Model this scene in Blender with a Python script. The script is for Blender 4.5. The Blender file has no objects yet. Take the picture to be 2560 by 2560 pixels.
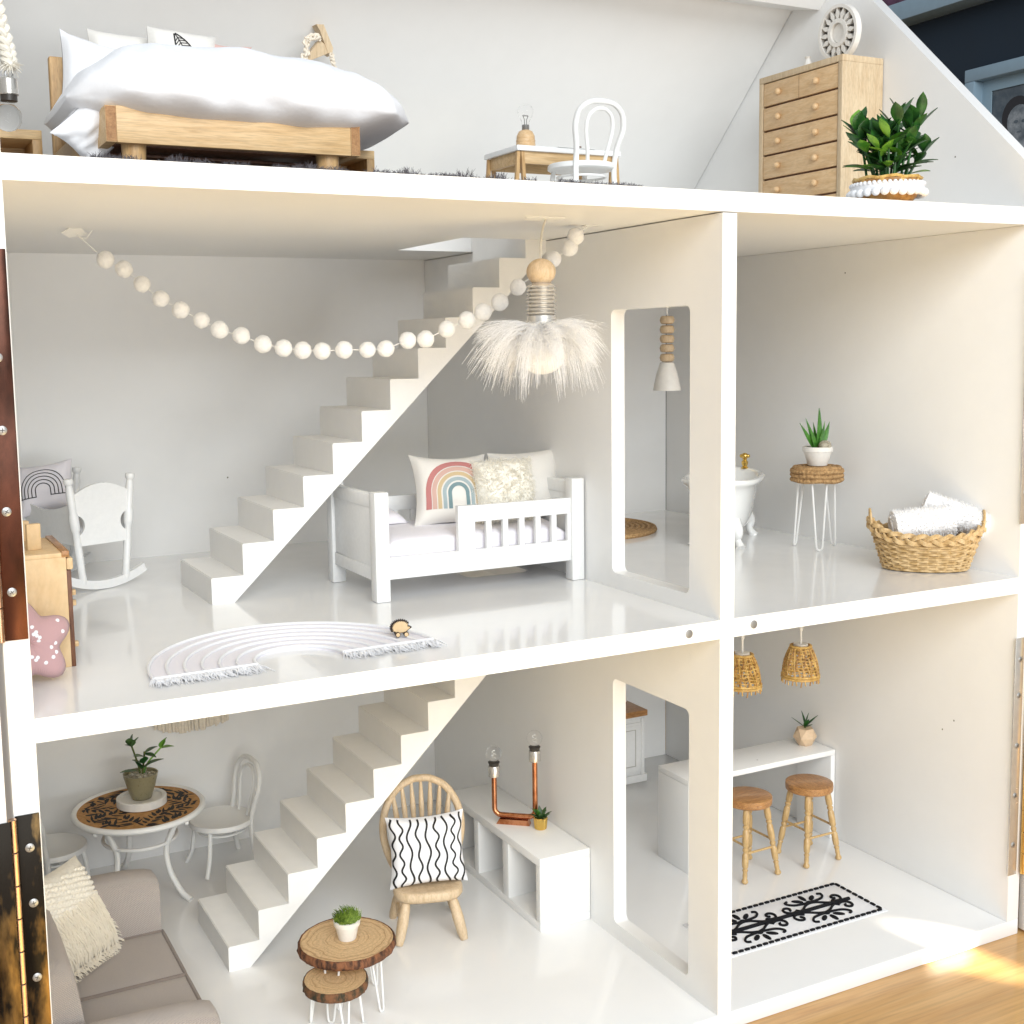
import bpy, bmesh, math, random
from mathutils import Vector, Matrix, noise
from math import sin, cos, pi, radians, sqrt, hypot, atan2
rnd = random.Random(7)
sc = bpy.context.scene
C = sc.collection
sc.unit_settings.scale_length = 0.01          # one unit is one centimetre
# ------------------------------------------------------------------ camera
cam_d = bpy.data.cameras.new('camera'); cam = bpy.data.objects.new('camera', cam_d); C.objects.link(cam)
yaw, pitch, roll = 0.4731, -0.1159, -0.0157
fw = Vector((sin(yaw)*cos(pitch), cos(yaw)*cos(pitch), sin(pitch)))
rt = Vector((cos(yaw), -sin(yaw), 0)); up = rt.cross(fw)
r2 = rt*cos(roll) + up*sin(roll); u2 = -rt*sin(roll) + up*cos(roll)
m = Matrix.Identity(4)
for i in range(3):
    m[i][0], m[i][1], m[i][2] = r2[i], u2[i], -fw[i]
m.translation = Vector((-47.1004, -60.4209, 43.5404))
cam.matrix_world = m
cam_d.sensor_width = 36; cam_d.lens = 36*1.1996
cam_d.shift_x = 0.0237; cam_d.shift_y = -0.0239
cam_d.clip_start = 1; cam_d.clip_end = 2000
sc.camera = cam
# ------------------------------------------------------------------ light
w = bpy.data.worlds.new('World'); sc.world = w; w.use_nodes = True
bg = w.node_tree.nodes['Background']; bg.inputs[0].default_value = (0.86, 0.93, 1.0, 1); bg.inputs[1].default_value = 0.46
def area(name, loc, target, sx, sy, power, col):
    d = bpy.data.lights.new(name, 'AREA'); d.shape = 'RECTANGLE'; d.size = sx; d.size_y = sy; d.energy = power; d.color = col
    o = bpy.data.objects.new(name, d); C.objects.link(o); o.location = loc
    o.rotation_euler = (Vector(target)-Vector(loc)).to_track_quat('-Z', 'Y').to_euler(); return o
area('window_light', (-46, -206, 140), (-5, 15, 28), 190, 110, 440000, (0.95, 0.985, 1.0))
area('low_fill_light', (5, -235, 24), (-5, 20, 14), 200, 46, 120000, (0.95, 0.99, 1.0))  # added unseen fill lamp that lightens the back of the lower rooms
pd_ = bpy.data.lights.new('sunlight_on_floor', 'SPOT'); pd_.energy = 76000000; pd_.color = (0.72, 0.92, 1.0); pd_.shadow_soft_size = 4
po = bpy.data.objects.new('sunlight_on_floor', pd_); C.objects.link(po)
po.location = (-60, -290, 400); po.rotation_euler = (Vector((-15, -38, 0))-po.location).to_track_quat('-Z', 'Y').to_euler()
pd_.spot_size = radians(5.8); pd_.spot_blend = 0.15
sd = bpy.data.lights.new('sunbeam', 'SPOT'); sd.energy = 14000000; sd.color = (1.0, 0.86, 0.66); sd.shadow_soft_size = 0.8
so = bpy.data.objects.new('sunbeam', sd); C.objects.link(so)
tgt = Vector((21.7, -1.2, -0.6)); src = tgt + Vector((0.42, -0.9, 0.30))*230
so.location = src; so.rotation_euler = (tgt-src).to_track_quat('-Z', 'Y').to_euler()
sd.spot_size = radians(0.72); sd.spot_blend = 0.35
vs = sc.view_settings; vs.view_transform = 'Standard'; vs.look = 'None'; vs.gamma = 1; vs.exposure = 0.33
# ------------------------------------------------------------------ materials
def nodes(name):
    mt = bpy.data.materials.new(name); mt.use_nodes = True
    nt = mt.node_tree; return mt, nt, nt.nodes['Principled BSDF']
def N(nt, typ, **kw):
    n = nt.nodes.new(typ)
    for k, v in kw.items():
        if k in n.inputs.keys(): n.inputs[k].default_value = v
        else: setattr(n, k, v)
    return n
def mapping(nt, scale, coord='Object'):
    tc = N(nt, 'ShaderNodeTexCoord'); mp = N(nt, 'ShaderNodeMapping'); mp.inputs['Scale'].default_value = scale
    nt.links.new(tc.outputs[coord], mp.inputs['Vector']); return mp
def mat(name, col, rough=0.5, metal=0, spec=0.5, var=0.06, vscale=2.0, bump=0.0, bscale=12.0, trans=0, sheen=0, sss=0, coat=0, ior=1.45, bdist=0.05):
    mt, nt, b = nodes(name); L = nt.links
    c = (*col, 1); b.inputs['Base Color'].default_value = c
    b.inputs['Roughness'].default_value = rough; b.inputs['Metallic'].default_value = metal
    b.inputs['Specular IOR Level'].default_value = spec; b.inputs['IOR'].default_value = ior
    b.inputs['Transmission Weight'].default_value = trans; b.inputs['Coat Weight'].default_value = coat
    b.inputs['Sheen Weight'].default_value = sheen
    if sss: b.inputs['Subsurface Weight'].default_value = sss; b.inputs['Subsurface Radius'].default_value = (0.3, 0.25, 0.2); b.inputs['Subsurface Scale'].default_value = 0.4
    if var or bump: mp = mapping(nt, (1, 1, 1))
    if var:
        n = N(nt, 'ShaderNodeTexNoise', Scale=vscale, Detail=4.0, Roughness=0.6); L.new(mp.outputs[0], n.inputs['Vector'])
        r = N(nt, 'ShaderNodeMapRange'); r.inputs['From Min'].default_value = 0.3; r.inputs['From Max'].default_value = 0.7
        r.inputs['To Min'].default_value = 1-var; r.inputs['To Max'].default_value = 1+var*0.6; L.new(n.outputs['Fac'], r.inputs['Value'])
        mx = N(nt, 'ShaderNodeVectorMath', operation='MULTIPLY'); mx.inputs[0].default_value = col
        L.new(r.outputs[0], mx.inputs[1]); L.new(mx.outputs[0], b.inputs['Base Color'])
        rr = N(nt, 'ShaderNodeMapRange'); rr.inputs['To Min'].default_value = max(0.02, rough-0.08); rr.inputs['To Max'].default_value = min(1, rough+0.08)
        L.new(n.outputs['Fac'], rr.inputs['Value']); L.new(rr.outputs[0], b.inputs['Roughness'])
    if bump:
        n2 = N(nt, 'ShaderNodeTexNoise', Scale=bscale, Detail=5.0, Roughness=0.65); L.new(mp.outputs[0], n2.inputs['Vector'])
        bp = N(nt, 'ShaderNodeBump', Strength=bump, Distance=bdist); L.new(n2.outputs['Fac'], bp.inputs['Height']); L.new(bp.outputs[0], b.inputs['Normal'])
    return mt
def wood(name, c1, c2, scale=(0.5, 6, 6), rough=0.5, streak=0.5, coat=0.0):
    mt, nt, b = nodes(name); L = nt.links
    mp = mapping(nt, scale)
    n = N(nt, 'ShaderNodeTexNoise', Scale=1.0, Detail=6.0, Roughness=0.62, Distortion=0.6); L.new(mp.outputs[0], n.inputs['Vector'])
    r = N(nt, 'ShaderNodeValToRGB'); e = r.color_ramp.elements
    e[0].position = 0.32; e[0].color = (*c2, 1); e[1].position = 0.62; e[1].color = (*c1, 1)
    L.new(n.outputs['Fac'], r.inputs[0])
    mp2 = mapping(nt, (scale[0]*3, scale[1]*5, scale[2]*5))
    n2 = N(nt, 'ShaderNodeTexNoise', Scale=1.0, Detail=3.0); L.new(mp2.outputs[0], n2.inputs['Vector'])
    r2_ = N(nt, 'ShaderNodeMapRange'); r2_.inputs['From Min'].default_value = 0.35; r2_.inputs['From Max'].default_value = 0.55
    r2_.inputs['To Min'].default_value = 1-streak*0.4; r2_.inputs['To Max'].default_value = 1.0; L.new(n2.outputs['Fac'], r2_.inputs['Value'])
    mx = N(nt, 'ShaderNodeVectorMath', operation='MULTIPLY'); L.new(r.outputs[0], mx.inputs[0]); L.new(r2_.outputs[0], mx.inputs[1])
    L.new(mx.outputs[0], b.inputs['Base Color']); b.inputs['Roughness'].default_value = rough; b.inputs['Coat Weight'].default_value = coat
    bp = N(nt, 'ShaderNodeBump', Strength=0.15, Distance=0.03); L.new(n2.outputs['Fac'], bp.inputs['Height']); L.new(bp.outputs[0], b.inputs['Normal'])
    return mt
def slice_wood(name):
    mt, nt, b = nodes(name); L = nt.links
    mp = mapping(nt, (1, 1, 1))
    n = N(nt, 'ShaderNodeTexNoise', Scale=0.7, Detail=3.0); L.new(mp.outputs[0], n.inputs['Vector'])
    sep = N(nt, 'ShaderNodeSeparateXYZ'); L.new(mp.outputs[0], sep.inputs[0])
    cb = N(nt, 'ShaderNodeCombineXYZ'); L.new(sep.outputs[0], cb.inputs[0]); L.new(sep.outputs[1], cb.inputs[1])
    ln = N(nt, 'ShaderNodeVectorMath', operation='LENGTH'); L.new(cb.outputs[0], ln.inputs[0])
    ad = N(nt, 'ShaderNodeMath', operation='MULTIPLY_ADD'); L.new(n.outputs['Fac'], ad.inputs[0]); ad.inputs[1].default_value = 1.1; L.new(ln.outputs['Value'], ad.inputs[2])
    n3 = N(nt, 'ShaderNodeTexNoise', Scale=1.0, Detail=4.0, Roughness=0.7, noise_dimensions='1D')
    ml = N(nt, 'ShaderNodeMath', operation='MULTIPLY'); L.new(ad.outputs[0], ml.inputs[0]); ml.inputs[1].default_value = 4.2; L.new(ml.outputs[0], n3.inputs['W'])
    r = N(nt, 'ShaderNodeValToRGB'); e = r.color_ramp.elements
    e[0].position = 0.30; e[0].color = (0.44, 0.255, 0.115, 1); e[1].position = 0.52; e[1].color = (0.70, 0.49, 0.27, 1)
    L.new(n3.outputs['Fac'], r.inputs[0])
    n4 = N(nt, 'ShaderNodeTexNoise', Scale=9.0, Detail=4.0); L.new(mp.outputs[0], n4.inputs['Vector'])
    mr = N(nt, 'ShaderNodeMapRange'); mr.inputs['From Min'].default_value = .3; mr.inputs['From Max'].default_value = .6; mr.inputs['To Min'].default_value = .78; L.new(n4.outputs['Fac'], mr.inputs['Value'])
    mx = N(nt, 'ShaderNodeVectorMath', operation='MULTIPLY'); L.new(r.outputs[0], mx.inputs[0]); L.new(mr.outputs[0], mx.inputs[1]); L.new(mx.outputs[0], b.inputs['Base Color'])
    b.inputs['Roughness'].default_value = 0.6
    return mt
def hair_mat(name, col, tr=0.45):
    mt, nt, b = nodes(name); L = nt.links
    n = N(nt, 'ShaderNodeTexNoise', Scale=1.5, Detail=3.0); mp = mapping(nt, (1, 1, 1)); L.new(mp.outputs[0], n.inputs['Vector'])
    r = N(nt, 'ShaderNodeMapRange'); r.inputs['To Min'].default_value = .93; r.inputs['To Max'].default_value = 1.04; L.new(n.outputs['Fac'], r.inputs['Value'])
    mx = N(nt, 'ShaderNodeVectorMath', operation='MULTIPLY'); mx.inputs[0].default_value = col; L.new(r.outputs[0], mx.inputs[1])
    d = N(nt, 'ShaderNodeBsdfDiffuse'); t = N(nt, 'ShaderNodeBsdfTranslucent'); ms = N(nt, 'ShaderNodeMixShader'); ms.inputs[0].default_value = tr
    L.new(mx.outputs[0], d.inputs[0]); L.new(mx.outputs[0], t.inputs[0]); L.new(d.outputs[0], ms.inputs[1]); L.new(t.outputs[0], ms.inputs[2])
    L.new(ms.outputs[0], nt.nodes['Material Output'].inputs[0]); nt.nodes.remove(b); return mt
def ramp_mat(name, c1, c2, scale, rough=0.5, metal=0, p0=0.4, p1=0.6, bump=0.0, bscale=None, sss=0):
    mt, nt, b = nodes(name); L = nt.links
    mp = mapping(nt, scale)
    n = N(nt, 'ShaderNodeTexNoise', Scale=1.0, Detail=6.0, Roughness=0.65); L.new(mp.outputs[0], n.inputs['Vector'])
    r = N(nt, 'ShaderNodeValToRGB'); e = r.color_ramp.elements
    e[0].position = p0; e[0].color = (*c1, 1); e[1].position = p1; e[1].color = (*c2, 1); L.new(n.outputs['Fac'], r.inputs[0])
    L.new(r.outputs[0], b.inputs['Base Color']); b.inputs['Roughness'].default_value = rough; b.inputs['Metallic'].default_value = metal
    if bump:
        bp = N(nt, 'ShaderNodeBump', Strength=bump, Distance=0.06); L.new(n.outputs['Fac'], bp.inputs['Height']); L.new(bp.outputs[0], b.inputs['Normal'])
    return mt
def leaf_mat(name, base, tip, z0, z1):
    # fresh growth towards the outside of the plant is paler: colour by a noise, per plant
    return ramp_mat(name, base, tip, (0.8, 0.8, 0.8), rough=0.42, p0=0.42, p1=0.68)
def brushed(name, col, rough=0.22):
    mt, nt, b = nodes(name); L = nt.links
    mp = mapping(nt, (3, 3, 0.6))
    n = N(nt, 'ShaderNodeTexNoise', Scale=2.0, Detail=6.0, Roughness=0.7); L.new(mp.outputs[0], n.inputs['Vector'])
    r = N(nt, 'ShaderNodeMapRange'); r.inputs['To Min'].default_value = rough*0.5; r.inputs['To Max'].default_value = rough*2.0; L.new(n.outputs['Fac'], r.inputs['Value'])
    L.new(r.outputs[0], b.inputs['Roughness']); b.inputs['Base Color'].default_value = (*col, 1); b.inputs['Metallic'].default_value = 1
    bp = N(nt, 'ShaderNodeBump', Strength=0.08, Distance=0.02); L.new(n.outputs['Fac'], bp.inputs['Height']); L.new(bp.outputs[0], b.inputs['Normal'])
    return mt
def weave(name, col, scale=14, depth=0.35, rough=0.85, var=0.12):
    mt, nt, b = nodes(name); L = nt.links
    mp = mapping(nt, (1, 1, 1))
    w1 = N(nt, 'ShaderNodeTexWave', Scale=scale, Distortion=0.6, Detail=1.0); w1.bands_direction = 'DIAGONAL'; L.new(mp.outputs[0], w1.inputs['Vector'])
    n = N(nt, 'ShaderNodeTexNoise', Scale=20.0, Detail=4.0); L.new(mp.outputs[0], n.inputs['Vector'])
    a = N(nt, 'ShaderNodeMath', operation='ADD'); L.new(w1.outputs['Fac'], a.inputs[0]); L.new(n.outputs['Fac'], a.inputs[1])
    mr = N(nt, 'ShaderNodeMapRange'); mr.inputs['From Max'].default_value = 2.0; mr.inputs['To Min'].default_value = 1-var; mr.inputs['To Max'].default_value = 1+var*.6; L.new(a.outputs[0], mr.inputs['Value'])
    mx = N(nt, 'ShaderNodeVectorMath', operation='MULTIPLY'); mx.inputs[0].default_value = col; L.new(mr.outputs[0], mx.inputs[1]); L.new(mx.outputs[0], b.inputs['Base Color'])
    b.inputs['Roughness'].default_value = rough; b.inputs['Specular IOR Level'].default_value = 0.2; b.inputs['Sheen Weight'].default_value = 0.2
    bp = N(nt, 'ShaderNodeBump', Strength=depth, Distance=0.05); L.new(a.outputs[0], bp.inputs['Height']); L.new(bp.outputs[0], b.inputs['Normal'])
    return mt
def speckle(mt):
    # roller stipple and a few specks of dust in the paint
    nt = mt.node_tree; L = nt.links; b = nt.nodes['Principled BSDF']; src = b.inputs['Base Color'].links[0].from_socket
    mp = mapping(nt, (1, 1, 1)); v = N(nt, 'ShaderNodeTexVoronoi', Scale=0.22); L.new(mp.outputs[0], v.inputs['Vector'])
    lt = N(nt, 'ShaderNodeMath', operation='LESS_THAN'); lt.inputs[1].default_value = 0.016; L.new(v.outputs['Distance'], lt.inputs[0])
    sx = N(nt, 'ShaderNodeSeparateXYZ'); L.new(v.outputs['Color'], sx.inputs[0])
    gt = N(nt, 'ShaderNodeMath', operation='GREATER_THAN'); gt.inputs[1].default_value = 0.78; L.new(sx.outputs[0], gt.inputs[0])
    ml = N(nt, 'ShaderNodeMath', operation='MULTIPLY'); L.new(lt.outputs[0], ml.inputs[0]); L.new(gt.outputs[0], ml.inputs[1])
    mx = N(nt, 'ShaderNodeMix', data_type='RGBA'); L.new(ml.outputs[0], mx.inputs['Factor']); L.new(src, mx.inputs[6]); mx.inputs[7].default_value = (.22, .2, .17, 1)
    L.new(mx.outputs[2], b.inputs['Base Color']); return mt
WHITE = speckle(mat('white_paint', (0.865, 0.86, 0.845), rough=0.36, var=0.012, vscale=0.5, bump=0.10, bscale=5.0))
FLOORW = mat('white_gloss_paint', (0.865, 0.86, 0.85), rough=0.16, var=0.01, vscale=0.3, bump=0.03, bscale=1.2, coat=0.3)
WSTAIR = mat('stair_paint', (0.86, 0.85, 0.825), rough=0.45, var=0.02, vscale=0.9, bump=0.18, bscale=5)
WGLOSS = mat('white_enamel', (0.83, 0.83, 0.82), rough=0.22, var=0.03, vscale=3, bump=0.04, bscale=8)
WMETAL = mat('white_metal', (0.84, 0.835, 0.81), rough=0.38, var=0.0, bump=0.03, bscale=9)
PORC = mat('porcelain', (0.84, 0.84, 0.82), rough=0.08, var=0.0, coat=0.6)
COTTON = mat('white_cotton', (0.84, 0.84, 0.86), rough=0.9, spec=0.12, var=0.02, bump=0.35, bscale=4, sheen=0.1)
LINEN = weave('cream_linen', (0.80, 0.77, 0.72), 16, 0.2, var=0.06)
MAUVEW = weave('lilac_white_cotton', (0.83, 0.80, 0.845), 20, 0.15, var=0.04)
FUR = mat('ivory_fur', (0.90, 0.87, 0.79), rough=0.9, spec=0.1, var=0.05, vscale=3, sheen=0.3, bump=0.5, bscale=5)
FEATH = mat('white_feather', (0.90, 0.89, 0.88), rough=0.7, var=0.02, sss=0.0)
FURH = hair_mat('ivory_fur_hair', (1.0, 0.98, 0.93), 0.6)
FEATHH = hair_mat('white_feather_barb', (1.0, 0.995, 0.99), 0.6)
TERRYH = hair_mat('white_terry_loop', (1.0, 0.995, 0.995), 0.5)
CORDH = hair_mat('ivory_cord_fringe', (1.0, 0.95, 0.85), 0.45)
FELT = mat('white_felt', (0.90, 0.897, 0.885), rough=0.95, spec=0.1, var=0.05, vscale=8, bump=0.5, bscale=14, sheen=0.3)
PINE = wood('pine_wood', (0.70, 0.49, 0.26), (0.57, 0.365, 0.165), (0.35, 3.5, 3.5), rough=0.5)
PINEZ = wood('pine_wood_upright', (0.60, 0.39, 0.18), (0.46, 0.26, 0.10), (3.5, 3.5, 0.35), rough=0.5)
BEECH = wood('beech_wood', (0.72, 0.50, 0.28), (0.61, 0.385, 0.185), (3, 0.5, 3), rough=0.45, streak=0.25)
BEECHX = wood('beech_wood_side', (0.66, 0.52, 0.34), (0.55, 0.40, 0.24), (3, 3, 0.4), rough=0.5, streak=0.35)
ASH = wood('pale_ash_wood', (0.70, 0.54, 0.36), (0.58, 0.42, 0.25), (3, 3, 0.8), rough=0.5, streak=0.3)
TURN = wood('turned_wood', (0.62, 0.42, 0.19), (0.48, 0.29, 0.11), (5, 5, 0.7), rough=0.35, streak=0.35, coat=0.2)
SEATW = wood('oak_seat_wood', (0.50, 0.25, 0.085), (0.33, 0.14, 0.04), (0.7, 4, 4), rough=0.4, streak=0.9, coat=0.2)
SEATW2 = wood('oak_seat_wood_turned', (0.50, 0.25, 0.085), (0.33, 0.14, 0.04), (4, 0.7, 4), rough=0.4, streak=0.9, coat=0.2)
PLY = wood('plywood', (0.74, 0.54, 0.31), (0.66, 0.45, 0.23), (1, 0.4, 0.4), rough=0.55, streak=0.15)
DARKW = wood('burnt_plywood_edge', (0.22, 0.09, 0.04), (0.10, 0.035, 0.015), (3, 3, 0.5), rough=0.5)
FLOORWOOD = wood('honey_pine_boards', (0.70, 0.42, 0.165), (0.57, 0.30, 0.095), (0.05, 0.85, 0.85), rough=0.28, streak=0.35, coat=0.25)
SLICE = slice_wood('cut_tree_slice')
BARK = ramp_mat('brown_bark', (0.05, 0.022, 0.012), (0.24, 0.095, 0.04), (3, 3, 1.2), rough=0.85, bump=0.9)
BARKD = ramp_mat('dark_mossy_bark', (0.035, 0.03, 0.015), (0.20, 0.085, 0.035), (2.4, 2.4, 1.4), rough=0.85, bump=0.9)
SOFA = weave('taupe_fabric', (0.49, 0.43, 0.39), 4.5, 0.9, var=0.24)
SOFAP = weave('taupe_piping', (0.27, 0.22, 0.19), 18, 0.5)
PINKF = weave('dusty_pink_fabric', (0.55, 0.34, 0.34), 14, 0.3)
PINKB = weave('blush_fabric', (0.72, 0.47, 0.42), 14, 0.3)
BLACK = mat('black_ink', (0.012, 0.011, 0.012), rough=0.6, var=0)
BLACKT = mat('black_yarn', (0.010, 0.010, 0.012), rough=0.8, var=0.1, vscale=10, bump=0.3, bscale=20, spec=0.2)
BRASS = brushed('polished_brass', (0.78, 0.50, 0.16), 0.16)
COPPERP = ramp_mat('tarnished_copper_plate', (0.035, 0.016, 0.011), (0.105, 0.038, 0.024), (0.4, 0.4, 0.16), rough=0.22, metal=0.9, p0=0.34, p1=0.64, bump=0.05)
BRASSP = ramp_mat('brass_plate_painted_reflection', (0.010, 0.008, 0.006), (0.30, 0.18, 0.065), (0.22, 0.22, 0.075), rough=0.2, metal=0.9, p0=0.45, p1=0.63, bump=0.05)  # black and gold patches paint the plate's mirror reflection into its colour
ROSEB = brushed('rose_gold_hinge_barrel', (0.60, 0.40, 0.27), 0.2)
STEEL = mat('satin_nickel', (0.36, 0.36, 0.355), rough=0.35, metal=0.7, var=0.08, vscale=6)
CHROME = mat('warm_nickel', (0.66, 0.63, 0.58), rough=0.24, metal=0.7, var=0.08, vscale=2)
COPPER = ramp_mat('copper_pipe', (0.50, 0.18, 0.075), (0.72, 0.33, 0.17), (1.5, 1.5, 0.8), rough=0.22, metal=1.0, bump=0.03)
GOLD = mat('gold_glaze', (0.78, 0.52, 0.14), rough=0.2, metal=1, var=0.08, vscale=3)
def glass_mat(name, col=(1, 1, 1), rough=0.0):
    # thin hollow bulb: mostly see-through with a reflecting skin
    mt, nt, b = nodes(name); L = nt.links
    b.inputs['Base Color'].default_value = (*col, 1); b.inputs['Roughness'].default_value = rough; b.inputs['Transmission Weight'].default_value = 1; b.inputs['IOR'].default_value = 1.12
    n = N(nt, 'ShaderNodeTexNoise', Scale=3.0); r = N(nt, 'ShaderNodeMapRange'); r.inputs['To Max'].default_value = 0.04
    L.new(n.outputs['Fac'], r.inputs['Value']); L.new(r.outputs[0], b.inputs['Roughness'])
    return mt
GLASS = glass_mat('clear_bulb_glass')
SMOKEG = mat('frosted_olive_glass', (0.34, 0.30, 0.18), rough=0.3, var=0.08, vscale=4, trans=0.25)
CLAY = mat('white_glazed_clay', (0.80, 0.77, 0.72), rough=0.4, var=0.05, vscale=2, bump=0.1, bscale=5)
GEOW = mat('pale_wood_block', (0.68, 0.50, 0.33), rough=0.6, var=0.08, vscale=3)
GRIT = ramp_mat('grit', (0.30, 0.26, 0.18), (0.62, 0.58, 0.48), (6, 6, 6), rough=0.9, bump=0.8)
SOIL = ramp_mat('dark_soil', (0.03, 0.02, 0.012), (0.09, 0.06, 0.03), (5, 5, 5), rough=0.95, bump=0.8)
STONE = ramp_mat('pebble_stone', (0.26, 0.23, 0.17), (0.45, 0.41, 0.32), (3, 3, 3), rough=0.8, bump=0.3)
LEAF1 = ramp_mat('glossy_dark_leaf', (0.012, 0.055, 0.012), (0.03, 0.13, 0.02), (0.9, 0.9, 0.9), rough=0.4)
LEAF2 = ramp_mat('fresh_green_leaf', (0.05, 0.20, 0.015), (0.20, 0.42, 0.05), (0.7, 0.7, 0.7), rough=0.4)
LEAF3 = ramp_mat('aloe_leaf', (0.03, 0.12, 0.012), (0.07, 0.22, 0.03), (1.2, 1.2, 1.2), rough=0.4)
LEAF4 = ramp_mat('dusky_leaf', (0.025, 0.07, 0.018), (0.07, 0.15, 0.04), (1.2, 1.2, 1.2), rough=0.45)
GRASSM = ramp_mat('artificial_grass', (0.06, 0.14, 0.01), (0.30, 0.42, 0.06), (4, 4, 4), rough=0.6)
STEM = mat('plant_stem', (0.10, 0.13, 0.03), rough=0.6, var=0.1)
ROPE = ramp_mat('natural_jute', (0.30, 0.17, 0.07), (0.50, 0.31, 0.14), (5, 5, 5), rough=0.9, bump=0.5)
WICK = ramp_mat('wicker_cane', (0.50, 0.32, 0.13), (0.70, 0.50, 0.26), (2, 2, 2), rough=0.5)
CANE = ramp_mat('yellow_cane', (0.50, 0.29, 0.07), (0.74, 0.50, 0.17), (2, 2, 2), rough=0.45)
CANED = ramp_mat('brown_cane', (0.32, 0.15, 0.04), (0.50, 0.27, 0.08), (2, 2, 2), rough=0.5)
MACR = mat('cream_cotton_cord', (0.84, 0.76, 0.64), rough=0.9, spec=0.1, var=0.12, vscale=5, bump=0.4, bscale=15)
MACRW = mat('ivory_cotton_cord', (0.88, 0.83, 0.73), rough=0.9, spec=0.1, var=0.08, vscale=5, bump=0.4, bscale=15)
TOWEL = mat('white_terry', (0.88, 0.87, 0.87), rough=0.95, spec=0.1, var=0.02, vscale=4, bump=0.25, bscale=7)
CORK = ramp_mat('cork_print_base', (0.42, 0.21, 0.065), (0.55, 0.29, 0.10), (3, 3, 3), rough=0.7)
RUGG = mat('charcoal_shag', (0.12, 0.11, 0.12), rough=0.95, var=0.3, vscale=2)
NAVY = mat('navy_wall_paint', (0.006, 0.016, 0.030), rough=0.7, var=0.15, vscale=0.1, bump=0.05)
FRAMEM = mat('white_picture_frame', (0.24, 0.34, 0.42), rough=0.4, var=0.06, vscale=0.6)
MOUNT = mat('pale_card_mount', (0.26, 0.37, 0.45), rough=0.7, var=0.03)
PHOTOG = ramp_mat('grey_photo_ground', (0.05, 0.07, 0.09), (0.10, 0.12, 0.14), (0.4, 0.4, 0.4), rough=0.35)
PHOTOS = ramp_mat('photo_pale_tone', (0.10, 0.12, 0.14), (0.30, 0.32, 0.34), (0.45, 0.45, 0.45), rough=0.35)
PHOTOD = mat('photo_dark_tone', (0.015, 0.013, 0.016), rough=0.4, var=0.2)
PURPLE = ramp_mat('plum_painting', (0.06, 0.012, 0.04), (0.11, 0.03, 0.08), (0.5, 0.5, 0.5), rough=0.4)
PAPER = mat('white_paper', (0.82, 0.82, 0.80), rough=0.8, var=0.03)
PLASTIC = mat('dark_socket', (0.05, 0.042, 0.035), rough=0.4, var=0.1)
CORDM = mat('clear_cord', (0.62, 0.59, 0.52), rough=0.35, var=0.05)
RB = {k: weave('rainbow_'+k, c, 18, 0.25, var=0.10) for k, c in dict(coral=(0.53, 0.215, 0.205), peach=(0.64, 0.42, 0.355), mustard=(0.62, 0.48, 0.29), sky=(0.38, 0.46, 0.48), teal=(0.20, 0.30, 0.32)).items()}
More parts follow.
